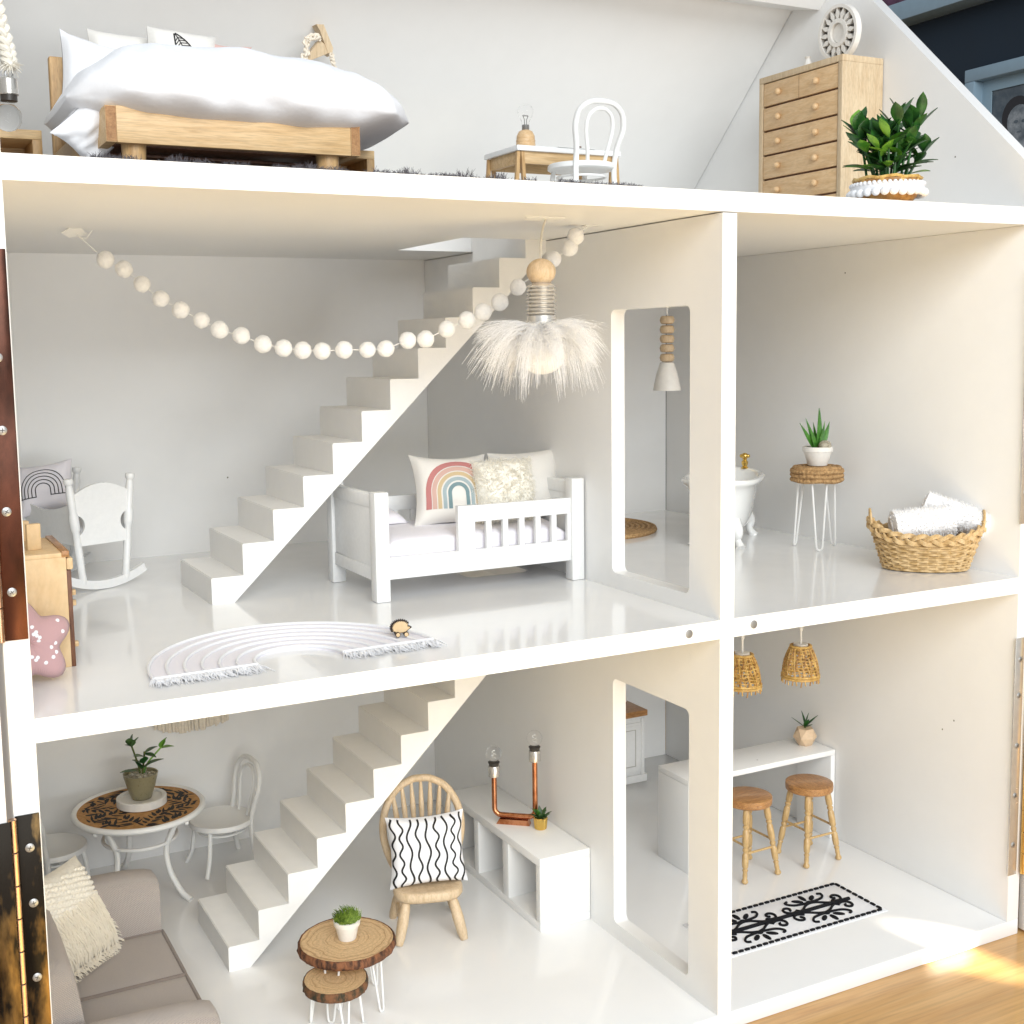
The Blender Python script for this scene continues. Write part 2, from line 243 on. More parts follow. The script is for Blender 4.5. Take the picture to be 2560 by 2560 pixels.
# ------------------------------------------------------------------ mesh builder
class M:
    def __init__(s): s.bm = bmesh.new()
    def box(s, a, b, bev=0.0):
        a, b = Vector(a), Vector(b)
        return s.obox((a+b)/2, b-a, None, bev)
    def obox(s, c, size, rot=None, bev=0.0):
        r = bmesh.ops.create_cube(s.bm, size=1.0); v = r['verts']
        mt = Matrix.Translation(Vector(c)) @ (rot.to_4x4() if rot else Matrix.Identity(4)) @ Matrix.Diagonal((*[abs(q) for q in size], 1))
        bmesh.ops.transform(s.bm, matrix=mt, verts=v)
        if bev:
            ed = list({e for q in v for e in q.link_edges})
            bmesh.ops.bevel(s.bm, geom=ed, offset=bev, segments=2, affect='EDGES', profile=0.5)
        return s
    def face(s, pts): s.bm.faces.new([s.bm.verts.new(p) for p in pts]); return s
    def loops(s, rings, closed=True, cap=(True, True)):
        vr = [[s.bm.verts.new(p) for p in r] for r in rings]; n = len(vr[0])
        for i in range(len(vr)-1):
            for j in range(n if closed else n-1):
                s.bm.faces.new((vr[i][j], vr[i][(j+1) % n], vr[i+1][(j+1) % n], vr[i+1][j]))
        if closed and cap[0]: s.bm.faces.new(vr[0][::-1])
        if closed and cap[1]: s.bm.faces.new(vr[-1])
        return s
    def tube(s, pts, r, n=8, closed=False):
        P = [Vector(p) for p in pts]; k = len(P)
        R = r if isinstance(r, (list, tuple)) else [r]*k
        T = []
        for i in range(k):
            if closed: t = P[(i+1) % k]-P[i-1]
            else: t = P[min(i+1, k-1)]-P[max(i-1, 0)]
            T.append(t.normalized() if t.length > 1e-9 else Vector((0, 0, 1)))
        a = T[0].orthogonal().normalized(); rings = []
        for i in range(k):
            a = (a - T[i]*a.dot(T[i])); a = a.normalized() if a.length > 1e-6 else T[i].orthogonal().normalized()
            b = T[i].cross(a)
            rings.append([P[i]+(a*cos(2*pi*j/n)+b*sin(2*pi*j/n))*R[i] for j in range(n)])
        if closed:
            vr = [[s.bm.verts.new(p) for p in q] for q in rings]
            # match the twist of the last ring to the first
            best = min(range(n), key=lambda o: (rings[-1][0]-rings[0][o]).length)
            for i in range(k):
                A_, B_ = vr[i], vr[(i+1) % k]; o = best if i == k-1 else 0
                for j in range(n): s.bm.faces.new((A_[j], A_[(j+1) % n], B_[(j+1+o) % n], B_[(j+o) % n]))
            return s
        return s.loops(rings)
    def cyl(s, p0, p1, r0, r1=None, n=20): return s.tube([p0, p1], [r0, r0 if r1 is None else r1], n)
    def lathe(s, prof, n=28, c=(0, 0, 0), cap=(True, True)):
        c = Vector(c); return s.loops([[c+Vector((r*cos(2*pi*j/n), r*sin(2*pi*j/n), z)) for j in range(n)] for r, z in prof], True, cap)
    def lathe_axis(s, prof, p0, p1, n=14):
        p0, p1 = Vector(p0), Vector(p1); d = p1-p0; t = d.normalized(); a = t.orthogonal().normalized(); b = t.cross(a)
        return s.loops([[p0+d*z+(a*cos(2*pi*j/n)+b*sin(2*pi*j/n))*r for j in range(n)] for r, z in prof])
    def ball(s, c, r, scale=(1, 1, 1), seg=16, rot=None):
        q = bmesh.ops.create_uvsphere(s.bm, u_segments=seg, v_segments=max(6, seg*2//3), radius=r)
        mt = Matrix.Translation(Vector(c)) @ (rot.to_4x4() if rot else Matrix.Identity(4)) @ Matrix.Diagonal((*scale, 1))
        bmesh.ops.transform(s.bm, matrix=mt, verts=q['verts']); return s
    def prism(s, poly, d0, d1, axis='y'):
        def p(a, b, d): return (a, d, b) if axis == 'y' else ((d, a, b) if axis == 'x' else (a, b, d))
        A_ = [s.bm.verts.new(p(a, b, d0)) for a, b in poly]; B_ = [s.bm.verts.new(p(a, b, d1)) for a, b in poly]; n = len(poly)
        s.bm.faces.new(A_); s.bm.faces.new(B_[::-1])
        for i in range(n): s.bm.faces.new((A_[i], B_[i], B_[(i+1) % n], A_[(i+1) % n]))
        return s
    def grid(s, f, nu, nv, wrapu=False):
        V_ = [[s.bm.verts.new(f(i/nu, j/nv)) for j in range(nv+1)] for i in range(nu if wrapu else nu+1)]
        for i in range(nu):
            for j in range(nv):
                q = (V_[i][j], V_[(i+1) % len(V_)][j], V_[(i+1) % len(V_)][j+1], V_[i][j+1])
                s.bm.faces.new(q)
        return s
    def holed(s, outer, inner, rad, d0, d1, axis, seg=6):
        # slab with a rounded rectangular opening; outer, inner = (a0,b0,a1,b1)
        a0, b0, a1, b1 = inner; O = [(outer[2], outer[3]), (outer[0], outer[3]), (outer[0], outer[1]), (outer[2], outer[1])]
        cs = [(a1-rad, b1-rad, 0), (a0+rad, b1-rad, 90), (a0+rad, b0+rad, 180), (a1-rad, b0+rad, 270)]
        def p(a, b, d): return (a, d, b) if axis == 'y' else ((d, a, b) if axis == 'x' else (a, b, d))
        lay = []
        for d in (d0, d1):
            ov = [s.bm.verts.new(p(*o, d)) for o in O]; iv = []
            for cx_, cy_, a in cs:
                iv.append([s.bm.verts.new(p(cx_+rad*cos(radians(a+90*k/seg)), cy_+rad*sin(radians(a+90*k/seg)), d)) for k in range(seg+1)])
            for c_ in range(4):
                for k in range(seg): s.bm.faces.new((ov[c_], iv[c_][k], iv[c_][k+1]))
                s.bm.faces.new((ov[c_], iv[c_][seg], iv[(c_+1) % 4][0], ov[(c_+1) % 4]))
            lay.append((ov, [q for r in iv for q in r]))
        (o0, i0), (o1, i1) = lay
        for A_, B_ in ((o0, o1), (i0, i1)):
            for k in range(len(A_)): s.bm.faces.new((A_[k], A_[(k+1) % len(A_)], B_[(k+1) % len(A_)], B_[k]))
        return s
def P(name, mb, mt, parent=None, smooth=True, ang=40, sub=0, loc=None, kind=None):
    me = bpy.data.meshes.new(name)
    bmesh.ops.recalc_face_normals(mb.bm, faces=mb.bm.faces[:])
    mb.bm.to_mesh(me); mb.bm.free(); me.materials.append(mt)
    if smooth:
        for p in me.polygons: p.use_smooth = True
        me.set_sharp_from_angle(angle=radians(ang))
    o = bpy.data.objects.new(name, me); C.objects.link(o)
    if parent: o.parent = parent
    if loc: o.location = loc
    if sub:
        md = o.modifiers.new('subdivision', 'SUBSURF'); md.levels = md.render_levels = sub
    if kind: o['kind'] = kind
    return o
def tag(o, label, cat, group=None):
    o['label'] = label; o['category'] = cat
    if group: o['group'] = group
    return o
def thing(name, label, cat, loc=(0, 0, 0), rot=0, group=None, scale=1):
    o = bpy.data.objects.new(name, None); C.objects.link(o); o.location = loc; o.empty_display_size = 1
    o.rotation_euler = rot if isinstance(rot, (tuple, list)) else (0, 0, rot); o.scale = (scale,)*3
    return tag(o, label, cat, group)
def children(o): return [c for c in bpy.data.objects if c.parent == o]
def dup(root, loc, rot, label, group=None):
    r = root.copy(); C.objects.link(r); r.location = loc; r.rotation_euler = rot if isinstance(rot, (tuple, list)) else (0, 0, rot); r['label'] = label
    if group: r['group'] = group
    for ch in children(root):
        c = ch.copy(); C.objects.link(c); c.parent = r
        for g in children(ch):
            d = g.copy(); C.objects.link(d); d.parent = c
    return r
def strand_mesh(name, strands, mt, parent=None, kind='stuff', n=3):
    # strands: list of (list of points, root radius)
    V_, F_ = [], []
    for pts, r0 in strands:
        k = len(pts); b0 = len(V_)
        for i, p in enumerate(pts):
            t = (Vector(pts[min(i+1, k-1)])-Vector(pts[max(i-1, 0)])).normalized(); a = t.orthogonal().normalized(); b = t.cross(a)
            r = r0*(1-0.75*i/(k-1))
            for j in range(n): V_.append(Vector(p)+(a*cos(2*pi*j/n)+b*sin(2*pi*j/n))*r)
        for i in range(k-1):
            for j in range(n):
                F_.append((b0+i*n+j, b0+i*n+(j+1) % n, b0+(i+1)*n+(j+1) % n, b0+(i+1)*n+j))
    me = bpy.data.meshes.new(name); me.from_pydata([tuple(v) for v in V_], [], F_); me.materials.append(mt)
    o = bpy.data.objects.new(name, me); C.objects.link(o)
    if parent: o.parent = parent
    if kind: o['kind'] = kind
    return o
def arc(c, r, a0, a1, n, plane='xz', ry=None):
    ry = ry or r; out = []
    for k in range(n+1):
        a = radians(a0+(a1-a0)*k/n); x, y = r*cos(a), ry*sin(a)
        out.append(Vector(c)+(Vector((x, 0, y)) if plane == 'xz' else Vector((x, y, 0)) if plane == 'xy' else Vector((0, x, y))))
    return out
def spline(pts, per=6):
    P_ = [Vector(p) for p in pts]; out = []
    for i in range(len(P_)-1):
        p0, p1, p2, p3 = P_[max(i-1, 0)], P_[i], P_[i+1], P_[min(i+2, len(P_)-1)]
        for k in range(per):
            t = k/per
            out.append(0.5*((2*p1)+(p2-p0)*t+(2*p0-5*p1+4*p2-p3)*t*t+(3*p1-p0-3*p2+p3)*t**3))
    return out+[P_[-1]]
# pillow: width along x, height along z, thickness along y, front towards -y
def pillow_fn(w_, h_, t_, pinch=0.10, seed=0, wr=0.05):
    def f(u, v, side=-1, off=0.0):
        a, b = 2*u-1, 2*v-1
        x = a*(w_/2)*(1-pinch*(1-b*b)*abs(a)**2); z = b*(h_/2)*(1-pinch*(1-a*a)*abs(b)**2)+h_/2
        th = t_/2*(max(0, (1-a**4))*max(0, (1-b**4)))**0.55
        wr_ = noise.noise(Vector((a*2.2+seed, b*2.2, seed*1.7)))*wr*(1-a*a*b*b)+noise.noise(Vector((a*5+seed, b*5, 3.1)))*wr*0.4
        return Vector((x, side*(th+0.03+max(wr_, -th*.8)*min(1, th*3)+off), z))
    return f
def pillow_mesh(f, n=22):
    mb = M(); mb.grid(lambda u, v: f(u, v, -1), n, n); mb.grid(lambda u, v: f(u, v, 1), n, n)
    bmesh.ops.remove_doubles(mb.bm, verts=mb.bm.verts[:], dist=0.004); return mb
def ribbon(mb, f, uv, wid, off=0.03, nw=2, asp=1.0):
    rows = []
    for i, (u, v) in enumerate(uv):
        du = uv[min(i+1, len(uv)-1)][0]-uv[max(i-1, 0)][0]; dv = uv[min(i+1, len(uv)-1)][1]-uv[max(i-1, 0)][1]
        l = hypot(du, dv) or 1; nx, ny = -dv/l, du/l; wd = wid[i] if isinstance(wid, list) else wid
        rows.append([mb.bm.verts.new(f(min(.995, max(.005, u+nx*wd*(k/nw-.5))), min(.995, max(.005, v+ny*wd*asp*(k/nw-.5))), -1, off)) for k in range(nw+1)])
    for i in range(len(rows)-1):
        for k in range(nw): mb.bm.faces.new((rows[i][k], rows[i][k+1], rows[i+1][k+1], rows[i+1][k]))
def leaf(mb, base, direction, length, width, upv=(0, 0, 1), droop=0.3, fold=0.15, n=6, shape=0.9):
    d = Vector(direction).normalized(); upv = Vector(upv); s_ = d.cross(upv)
    s_ = s_.normalized() if s_.length > 1e-4 else Vector((1, 0, 0)); nn = s_.cross(d).normalized(); rows = []
    for i in range(n+1):
        t = i/n; wv = width*0.5*max(0.03, sin(pi*min(1, t**shape*0.97+0.03)))
        c = Vector(base)+d*length*t-Vector((0, 0, 1))*droop*length*t*t*0.5
        rows.append((c-s_*wv+nn*fold*wv, c, c+s_*wv+nn*fold*wv, c-nn*width*0.05))
    V_ = [[mb.bm.verts.new(p) for p in r] for r in rows]
    for i in range(n):
        for a, b in ((0, 1), (1, 2), (2, 3), (3, 0)): mb.bm.faces.new((V_[i][a], V_[i][b], V_[i+1][b], V_[i+1][a]))
    mb.bm.faces.new(V_[0][::-1]); mb.bm.faces.new(V_[-1])
# ================================================================== setting
XL, XD, XR, YB, T_, ZM, ZT = -40.56, 1.09, 26.92, 43.65, 1.2, 25.0, 51.28
F1, F2 = ZM+T_, ZT+T_
mb = M(); mb.face([(-400, -500, -1.22), (500, -500, -1.22), (500, 500, -1.22), (-400, 500, -1.22)])
o = P('wooden_floor', mb, FLOORWOOD, smooth=False); o['kind'] = 'structure'
mb = M(); mb.box((95.2, -40, -1.2), (97, 260, 240)); o = P('room_wall', mb, NAVY, smooth=False); o['kind'] = 'structure'
# ================================================================== dollhouse
house = thing('dollhouse', 'large open white wooden dollhouse with three floors, staircases and sloping roof', 'dollhouse')
P('floor_panel', M().box((XL-1.2, 0, -T_), (XR+1.2, YB+1.2, 0), 0.05), FLOORW, house)
P('floor_panel', M().holed((XL+0.003, 0.0, XR-0.003, YB-0.003), (-7.1, 20.9, -1.9, 31.5), 0.7, ZM, F1, 'z'), FLOORW, house)
P('floor_panel', M().holed((XL-1.2, -0.003, XR+1.2, YB-0.006), (-7.1, 21.1, -0.4, 33.2), 0.05, ZT, F2, 'z', 2), WHITE, house)
P('back_wall', M().box((XL-1.2, YB, 0.003), (XR-0.04, YB+1.2, 53.6)), WHITE, house)
for x0, x1 in ((XL-1.2, XL), (XR, XR+1.2)):
    P('side_wall', M().box((x0, 0.003, 0.003), (x1, YB-0.003, ZT-0.01), 0.04), WHITE, house)
    P('gable_wall', M().prism([(0.0, F2+0.003), (0.0, 55.1), (20.6, 75.0), (21.8, 75.2), (43.65, 53.85), (43.65, F2+0.003)], x0, x1, 'x'), WHITE, house)
P('partition', M().holed((0.02, 0.004, YB-0.06, ZM-0.03), (3.2, 1.15, 12.3, 19.58), 0.45, 0, XD, 'x'), WHITE, house)
P('partition', M().holed((0.02, F1+0.004, YB-0.06, ZT-0.07), (3.23, 27.3, 12.35, 45.8), 0.45, 0, XD, 'x'), WHITE, house)
P('roof_panel', M().prism([(43.64, 53.66), (21.4, 75.3), (22.2, 76.2), (44.9, 54.0), (44.9, 53.66)], XL-1.2, XR-0.07, 'x'), WHITE, house)
P('ridge_board', M().prism([(25.4, 71.75), (21.75, 70.95), (20.95, 71.6), (21.9, 75.1), (23.5, 74.3)], XL+0.01, XR-0.01, 'x'), WHITE, house)
def staircase(z0, y0, y1, n, zmax):
    st = None
    for k in range(n):
        xa, xb = -26.45+2.245*k, -26.45+2.245*(k+1); zt = z0+1.84+2.188*k
        def und(x): return z0+max(0.0, (x+24.9)*0.972)
        poly = [(xa, und(xa)), (xa, zt)]
        poly += [(xb, zt), (xb, und(xb))]
        if xa < -24.9 < xb: poly += [(-24.9, z0)]
        s_ = M().prism(poly, y0, y1, 'y')
        bmesh.ops.bevel(s_.bm, geom=[e for e in s_.bm.edges if all(abs(v.co.z-zt) < 1e-4 for v in e.verts) and all(abs(v.co.x-xa) < 1e-4 for v in e.verts)], offset=0.06, segments=2, affect='EDGES')
        if k == 0: st = P('staircase', s_, WSTAIR, house)
        else: P('step', s_, WSTAIR, st)
staircase(0.003, 20.95, 29.6, 11, ZM)
staircase(F1+0.003, 21.35, 30.2, 12, ZT)
for x in (-2.39, 2.65):
    P('magnet', M().lathe_axis([(0.22, 0), (0.27, 0), (0.27, .9), (0.245, 1)], (x, 0.03, 25.62), (x, -0.035, 25.62), 24), STEEL, house)
# doors swung fully open, and their long hinges
for s_, xa in ((-1, XL-1.55), (1, XR+1.62)):
    P('door', M().box((xa, -0.6, -1.0), (xa+s_*33, 0.35, 54), 0.08), WHITE, house)
def screw(par, x, y, z, r=0.17):
    q = P('screw', M().lathe_axis([(0.0, 0), (r, 0.0), (r, 0.4), (r*.7, .9), (0.02, 1)], (x, y+0.02, z), (x, y-0.05, z), 16), STEEL, par)
    for a in (0, 1):
        rt_ = Matrix.Rotation(radians(35+90*a+x*50+z*31), 3, 'Y'); break
def hinge(x0, x1, z0, z1, knx, kny, plate, barrel, nk, screws, side):
    screw_me = None
    h = P('hinge', M().box((x0, -0.10, z0), (x1, -0.02, z1), 0.02), plate, house)
    P('leaf', M().box((knx+side*0.12, -0.74, z0), (knx+side*1.2, -0.66, z1), 0.02), plate, h)
    dz = (z1-z0)/nk
    for k in range(nk):
        P('knuckle', M().lathe_axis([(0.17, 0), (0.2, .02), (0.2, .98), (0.17, 1)], (knx, kny, z0+dz*k+0.015), (knx, kny, z0+dz*(k+1)-0.015), 18), barrel, h)
    for x, z in screws: 
        q = M().lathe_axis([(0.05, 0), (0.215, 0.0), (0.215, 0.45), (0.15, .9), (0.02, 1)], (x, -0.09, z), (x, -0.16, z), 18)
        if screw_me is None: screw_me = P('screw', q, STEEL, h)
        else: P('screw', q, STEEL, h)
        for a in (0, 1): 
            P('slot', M().obox((x, -0.152, z), (.035, .03, .22), Matrix.Rotation(radians(25+90*a+z*40), 3, 'Y')), PLASTIC, h)
    return h
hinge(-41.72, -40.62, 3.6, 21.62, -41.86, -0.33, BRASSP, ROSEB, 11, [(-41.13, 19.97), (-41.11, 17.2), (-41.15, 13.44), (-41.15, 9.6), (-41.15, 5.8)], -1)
hinge(-41.72, -40.62, 30.12, 48.2, -41.86, -0.33, COPPERP, ROSEB, 11, [(-41.22, 46.6), (-41.22, 43.3), (-41.22, 39.97), (-41.25, 36.2), (-41.23, 32.41)], -1)
hinge(26.72, 27.62, 3.65, 21.7, 28.02, -0.33, CHROME, BRASS, 11, [(27.25, 20.1), (27.22, 17.4), (27.2, 13.6), (27.18, 9.8), (27.16, 6.0)], 1)
hinge(26.72, 27.62, 30.12, 48.2, 28.02, -0.33, CHROME, BRASS, 11, [(27.25, 46.6), (27.22, 43.3), (27.2, 39.97), (27.18, 36.2), (27.16, 32.4)], 1)
# ================================================================== background pictures
def picture(label, y0, y1, z0, z1, fr, depth, mount, art, name='picture'):
    t = thing(name, label, 'picture', (95.2, (y0+y1)/2, z0)); hw = (y1-y0)/2; h = z1-z0
    for a, b in (((-depth, -hw, 0), (0, hw, fr)), ((-depth, -hw, h-fr), (0, hw, h)), ((-depth, -hw, fr+.002), (0, -hw+fr, h-fr-.002)), ((-depth, hw-fr, fr+.002), (0, hw, h-fr-.002))):
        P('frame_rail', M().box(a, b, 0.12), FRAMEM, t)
    if mount:
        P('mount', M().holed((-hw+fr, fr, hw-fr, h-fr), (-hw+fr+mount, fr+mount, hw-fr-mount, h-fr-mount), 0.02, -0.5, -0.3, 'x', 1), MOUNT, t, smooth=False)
    P('print', M().box((-0.25, -hw+fr, fr), (-0.1, hw-fr, h-fr)), art, t, smooth=False)
    return t, hw, h
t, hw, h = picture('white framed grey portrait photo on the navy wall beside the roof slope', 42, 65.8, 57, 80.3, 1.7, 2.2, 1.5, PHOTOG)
# pale doll-like face with dark hair in the photograph (print)
fy, fz = 59.3-53.9, 73.3-57
def disc(mb, y, z, ry, rz, x, n=24):
    mb.face([(x, y+ry*cos(2*pi*k/n), z+rz*sin(2*pi*k/n)) for k in range(n)])
mb = M(); disc(mb, fy-0.9, fz-0.3, 2.5, 2.75, -0.27); P('printed_hair', mb, PHOTOD, t, smooth=False)
mb = M(); disc(mb, fy-1.25, fz-0.95, 1.95, 2.2, -0.29); disc(mb, fy-1.0, fz-6.0, 2.7, 2.9, -0.28); P('printed_face', mb, PHOTOS, t, smooth=False)
mb = M(); disc(mb, fy-0.75, fz-0.95, .38, .22, -0.31); P('printed_eye', mb, PHOTOG, t, smooth=False)
mb = M(); disc(mb, fy-2.0, fz-1.0, .34, .22, -0.31); P('printed_eye', mb, PHOTOG, t, smooth=False)
mb = M(); disc(mb, fy-1.3, fz-2.35, .42, .13, -0.31); P('printed_mouth', mb, PHOTOG, t, smooth=False)
t, hw, h = picture('large white framed plum coloured painting high on the navy wall', 20, 100, 89.3, 150, 2.6, 4.0, 0, PURPLE, 'painting')
mb = M()
for k in range(7):
    yy = hw-4-k*1.6; pts = spline([(-0.3, yy+rnd.uniform(-1, 1), 2.9+q*1.5+rnd.uniform(-.4, .4)) for q in range(5)], 4); mb.tube(pts, 0.16, 5)
P('painted_stroke', mb, PHOTOS, t)
# ================================================================== attic
# ---- bed
BX0, BX1, BY0, BY1 = -34.75, -20.75, 6.2, 24.0
t = thing('bed', 'pine bed with a low plank footboard under the puffy white duvet', 'bed', (BX0, BY0, F2))
W_, L_ = BX1-BX0, BY1-BY0
P('footboard', M().box((0.556, 0.02, 1.75), (W_-.556, 0.55, 3.62), 0.05), PINE, t)
ENDG = wood('pine_end_grain', (0.42, 0.22, 0.085), (0.26, 0.115, 0.035), (3, 3, 3), rough=0.6)
for x in (0.02, W_-0.535): P('end_grain', M().box((x, -0.006, 1.79), (x+.515, 0.0, 3.57)), ENDG, t)
for x in (0.003, W_-0.553): P('side_rail', M().box((x, 0.002, 1.76), (x+0.55, L_-0.6, 3.6), 0.03), PINE, t)
P('headboard', M().box((-0.1, L_-0.598, 0.3), (W_+0.1, L_, 9.6), 0.12), PINEZ, t)
for k in range(4): P('slat', M().box((0.56, 2+k*3.6, 1.9), (W_-0.56, 4.6+k*3.6, 2.2), 0.03), DARKW, t)
for x in (1.6, W_-1.6):
    for y in (1.1, L_-1.6): P('leg', M().lathe([(0.55, 0.0), (0.62, 1.2), (0.66, 1.9)], 18, (x, y, 0)), PINEZ, t)
P('mattress', M().box((0.6, 0.6, 2.25), (W_-0.6, L_-0.62, 3.6), 0.4), COTTON, t)
# duvet
def lut(tab, x):
    for (x0, z0), (x1, z1) in zip(tab, tab[1:]):
        if x <= x1: return z0+(z1-z0)*max(0, (x-x0))/(x1-x0)
    return tab[-1][1]
DTOP = [(-36.3, 56.95), (-35.9, 57.6), (-35.27, 58.4), (-34.41, 59.05), (-33.41, 59.55), (-32.1, 59.9), (-30.1, 60.05), (-25.6, 60.1), (-23.06, 60.0), (-20.47, 59.4), (-18.5, 58.6), (-17.3, 57.7), (-16.6, 56.75)]
DBOT = [(-36.3, 56.55), (-35.8, 56.1), (-34.7, 55.7), (-32.6, 55.35), (-28.5, 55.15), (-23.7, 55.15), (-20.6, 55.3), (-18.5, 55.8), (-17.2, 56.2), (-16.6, 56.6)]
def duvet(u, v):
    # u along the width of the bed, v round the section
    uu = .5-.5*cos(pi*u)*(1-.25*sin(pi*u)**2); x = -36.3+19.7*uu; e = 2*uu-1
    zt, zb = lut(DTOP, x), lut(DBOT, x); zm = zb+.42*(zt-zb)
    a = 2*pi*v; px = abs(cos(a))**0.72*(1 if cos(a) >= 0 else -1); pz = abs(sin(a))**0.72*(1 if sin(a) >= 0 else -1)
    sy = 7.6*(1-abs(e)**6*.45)
    z = zm+((zt-zm)*pz if pz > 0 else (zm-zb)*pz); y = 12.4-sy*px
    k = min(1, (zt-zb)/2.5)
    nz = noise.noise(Vector((x*.26, y*.25, 2)))*.30+noise.noise(Vector((x*.8, y*.5, z*.6+7)))*.20+noise.noise(Vector((x*1.9+z, y*1.1, z)))*.06
    fr = max(0, px)*max(0, .75-abs(pz+.35))
    fold = fr*(sin(x*.95+1.3*sin(x*.31)+z*.5)+.5*sin(x*2.1+z*1.1))
    return Vector((x+.12*(y-10)*uu, y-(nz*.7)*k*max(0, px)+fold*.45*k, z+nz*k*(.7 if pz > 0 else .2)))
mb = M(); mb.grid(duvet, 110, 84); bmesh.ops.remove_doubles(mb.bm, verts=mb.bm.verts[:], dist=0.01)
bmesh.ops.holes_fill(mb.bm, edges=mb.bm.edges[:], sides=300)
o = P('duvet', mb, COTTON, ang=180, sub=1); tag(o, 'puffy white duvet spread over the pine bed', 'duvet')
def pillow(label, loc, rot, w_, h_, t_, mt, pinch=.1, seed=0, name='pillow', cat='pillow', n=22, wr=.06, group=None):
    th = thing(name, label, cat, loc, rot, group); f = pillow_fn(w_, h_, t_, pinch, seed, wr)
    P('cover', pillow_mesh(f, n), mt, th, ang=75); return th, f
pillow('white pillow with a pointed corner standing at the left end of the headboard', (-32.6, 21.0, 56.3), (-0.25, 0.16, 0.1), 5.2, 7.2, 2.4, COTTON, .14, 1, wr=.15)
pillow('plain white pillow behind the duvet between the two other standing pillows', (-29.7, 22.4, 57.5), (-0.2, 0.02, 0.0), 5.6, 6.6, 2.3, LINEN, .06, 2)
th, f = pillow('small white pillow printed with a black leaf at the headboard', (-27.0, 20.9, 58.9), (-0.16, 0.05, 0.05), 4.5, 5.1, 2.1, LINEN, .03, 3)
mb = M(); A_, B_ = (.34, .90), (.62, .40)
def lp(s, d):
    wv = .105*sin(pi*min(1, s*.95+.03))
    return (A_[0]+(B_[0]-A_[0])*s+wv*d*.95, A_[1]+(B_[1]-A_[1])*s+wv*d*.5)
for d in (-1, 1): ribbon(mb, f, [lp(k/14, d) for k in range(15)], .022)
ribbon(mb, f, [lp(k/10, 0) for k in range(11)], .016)
for k in range(2, 12):
    s = k/14
    for d in (-1, 1): ribbon(mb, f, [lp(s+.07*q-.03, d*q*.92) for q in (0.02, .35, .7, 1)], .012)
P('printed_leaf', mb, BLACK, th, kind='stuff')
pillow('blush pink round cushion barely showing above the duvet', (-23.8, 21.0, 60.5), (-0.3, 0.0, 0.0), 3.4, 3.1, 1.5, PINKB, .2, 4)
pillow('crumpled white pillow slipping off the left side of the bed', (-36.1, 9.2, 54.0), (0.45, 0.66, 0.45), 3.0, 4.9, 1.4, COTTON, .12, 5, wr=.35)
# shag rug
t = thing('shag_rug', 'charcoal shaggy rug under the pine bed at the attic edge', 'rug', (-22, 12, F2))
P('backing', M().box((-14.5, -11.2, 0.01), (14.5, 11, 0.12)), RUGG, t)
st = []
for k in range(6500):
    front = rnd.random() < .5
    x = rnd.uniform(-14.5, 16.5 if front else 14.5); y = -11.7+rnd.random()**2*3.0 if front else rnd.uniform(-11.5, 11)
    if front and noise.noise(Vector((x*.55, 2, 1))) < -0.12: continue
    hgt = rnd.uniform(.16, .3) if not front else rnd.uniform(.12, .42)*(0.75+noise.noise(Vector((x*.9, 5, 1))))
    a = rnd.uniform(0, 6.28); q = rnd.uniform(.05, .3)
    st.append(([(x, y, .05), (x+q*.4*cos(a), y+q*.4*sin(a), hgt*.6), (x+q*cos(a), y+q*sin(a), hgt)], .022))
strand_mesh('pile', st, RUGG, t)
# ---- nightstands
def nightstand(label, loc, w_=4.1, h_=3.9):
    t = thing('nightstand', label, 'nightstand', loc, 0, 'pine cube nightstands beside the bed')
    P('top', M().box((0, 0, h_-.55), (w_, 4, h_), .04), PINE, t); P('base', M().box((0, 0, 0), (w_, 4, .5), .04), PINE, t)
    for x in (0.003, w_-.553): P('side_panel', M().box((x, 0.003, .502), (x+.55, 3.997, h_-.552), .03), PINEZ, t)
    P('back_panel', M().box((.556, 3.7, .503), (w_-.556, 3.95, h_-.553)), PINE, t)
    return t
nightstand('open pine cube nightstand at the left of the bed under the rope lamp', (-40.5, 17, F2))
nightstand('open pine cube nightstand behind the right foot of the bed', (-19.6, 17, F2))
# ---- rope pendant
t = thing('rope_pendant_lamp', 'knotted cotton rope pendant lamp with a silver holder and clear bulb', 'lamp', (-38.35, 15, 58.25))
def braid(pts0, r, amp, turns, n=60):
    outs = []
    for ph in (0, 2.1, 4.2):
        q = []
        for k in range(n+1):
            s = k/n; i = min(int(s*(len(pts0)-1)), len(pts0)-2); fr = s*(len(pts0)-1)-i
            p = Vector(pts0[i]).lerp(Vector(pts0[i+1]), fr); d = (Vector(pts0[i+1])-Vector(pts0[i])).normalized(); a = d.orthogonal().normalized(); b = d.cross(a)
            w1 = 2*pi*turns*s+ph; q.append(p+a*amp*sin(w1)+b*amp*sin(2*w1)*.6)
        outs.append(q)
    return outs
for q in braid([(-.55, 0, 5.6), (-.3, 0, 3.9), (.05, 0, 2.3), (.2, 0, 1.15)], .2, .3, 3.2): P('rope_strand', M().tube(q, .2, 7), MACRW, t)
st = []
for k in range(70):
    a = rnd.uniform(0, 6.28); e = rnd.uniform(-.9, .4); L0 = rnd.uniform(.3, .75)
    st.append(([(.2, 0, 1.3), (.2+L0*.6*cos(a), L0*.6*sin(a), 1.3+e*.3), (.2+L0*cos(a), L0*sin(a), 1.3+e*.55-.1)], .06))
strand_mesh('tassel', st, MACRW, t)
P('ring', M().tube(arc((.1, 0, .78), .2, 0, 360, 16)[:-1], .05, 6, True), STEEL, t)
P('bulb_holder', M().lathe([(.2, .62), (.52, .5), (.55, .4), (.55, -.35), (.5, -.4)], 20, (.02, 0, 0)), CHROME, t)
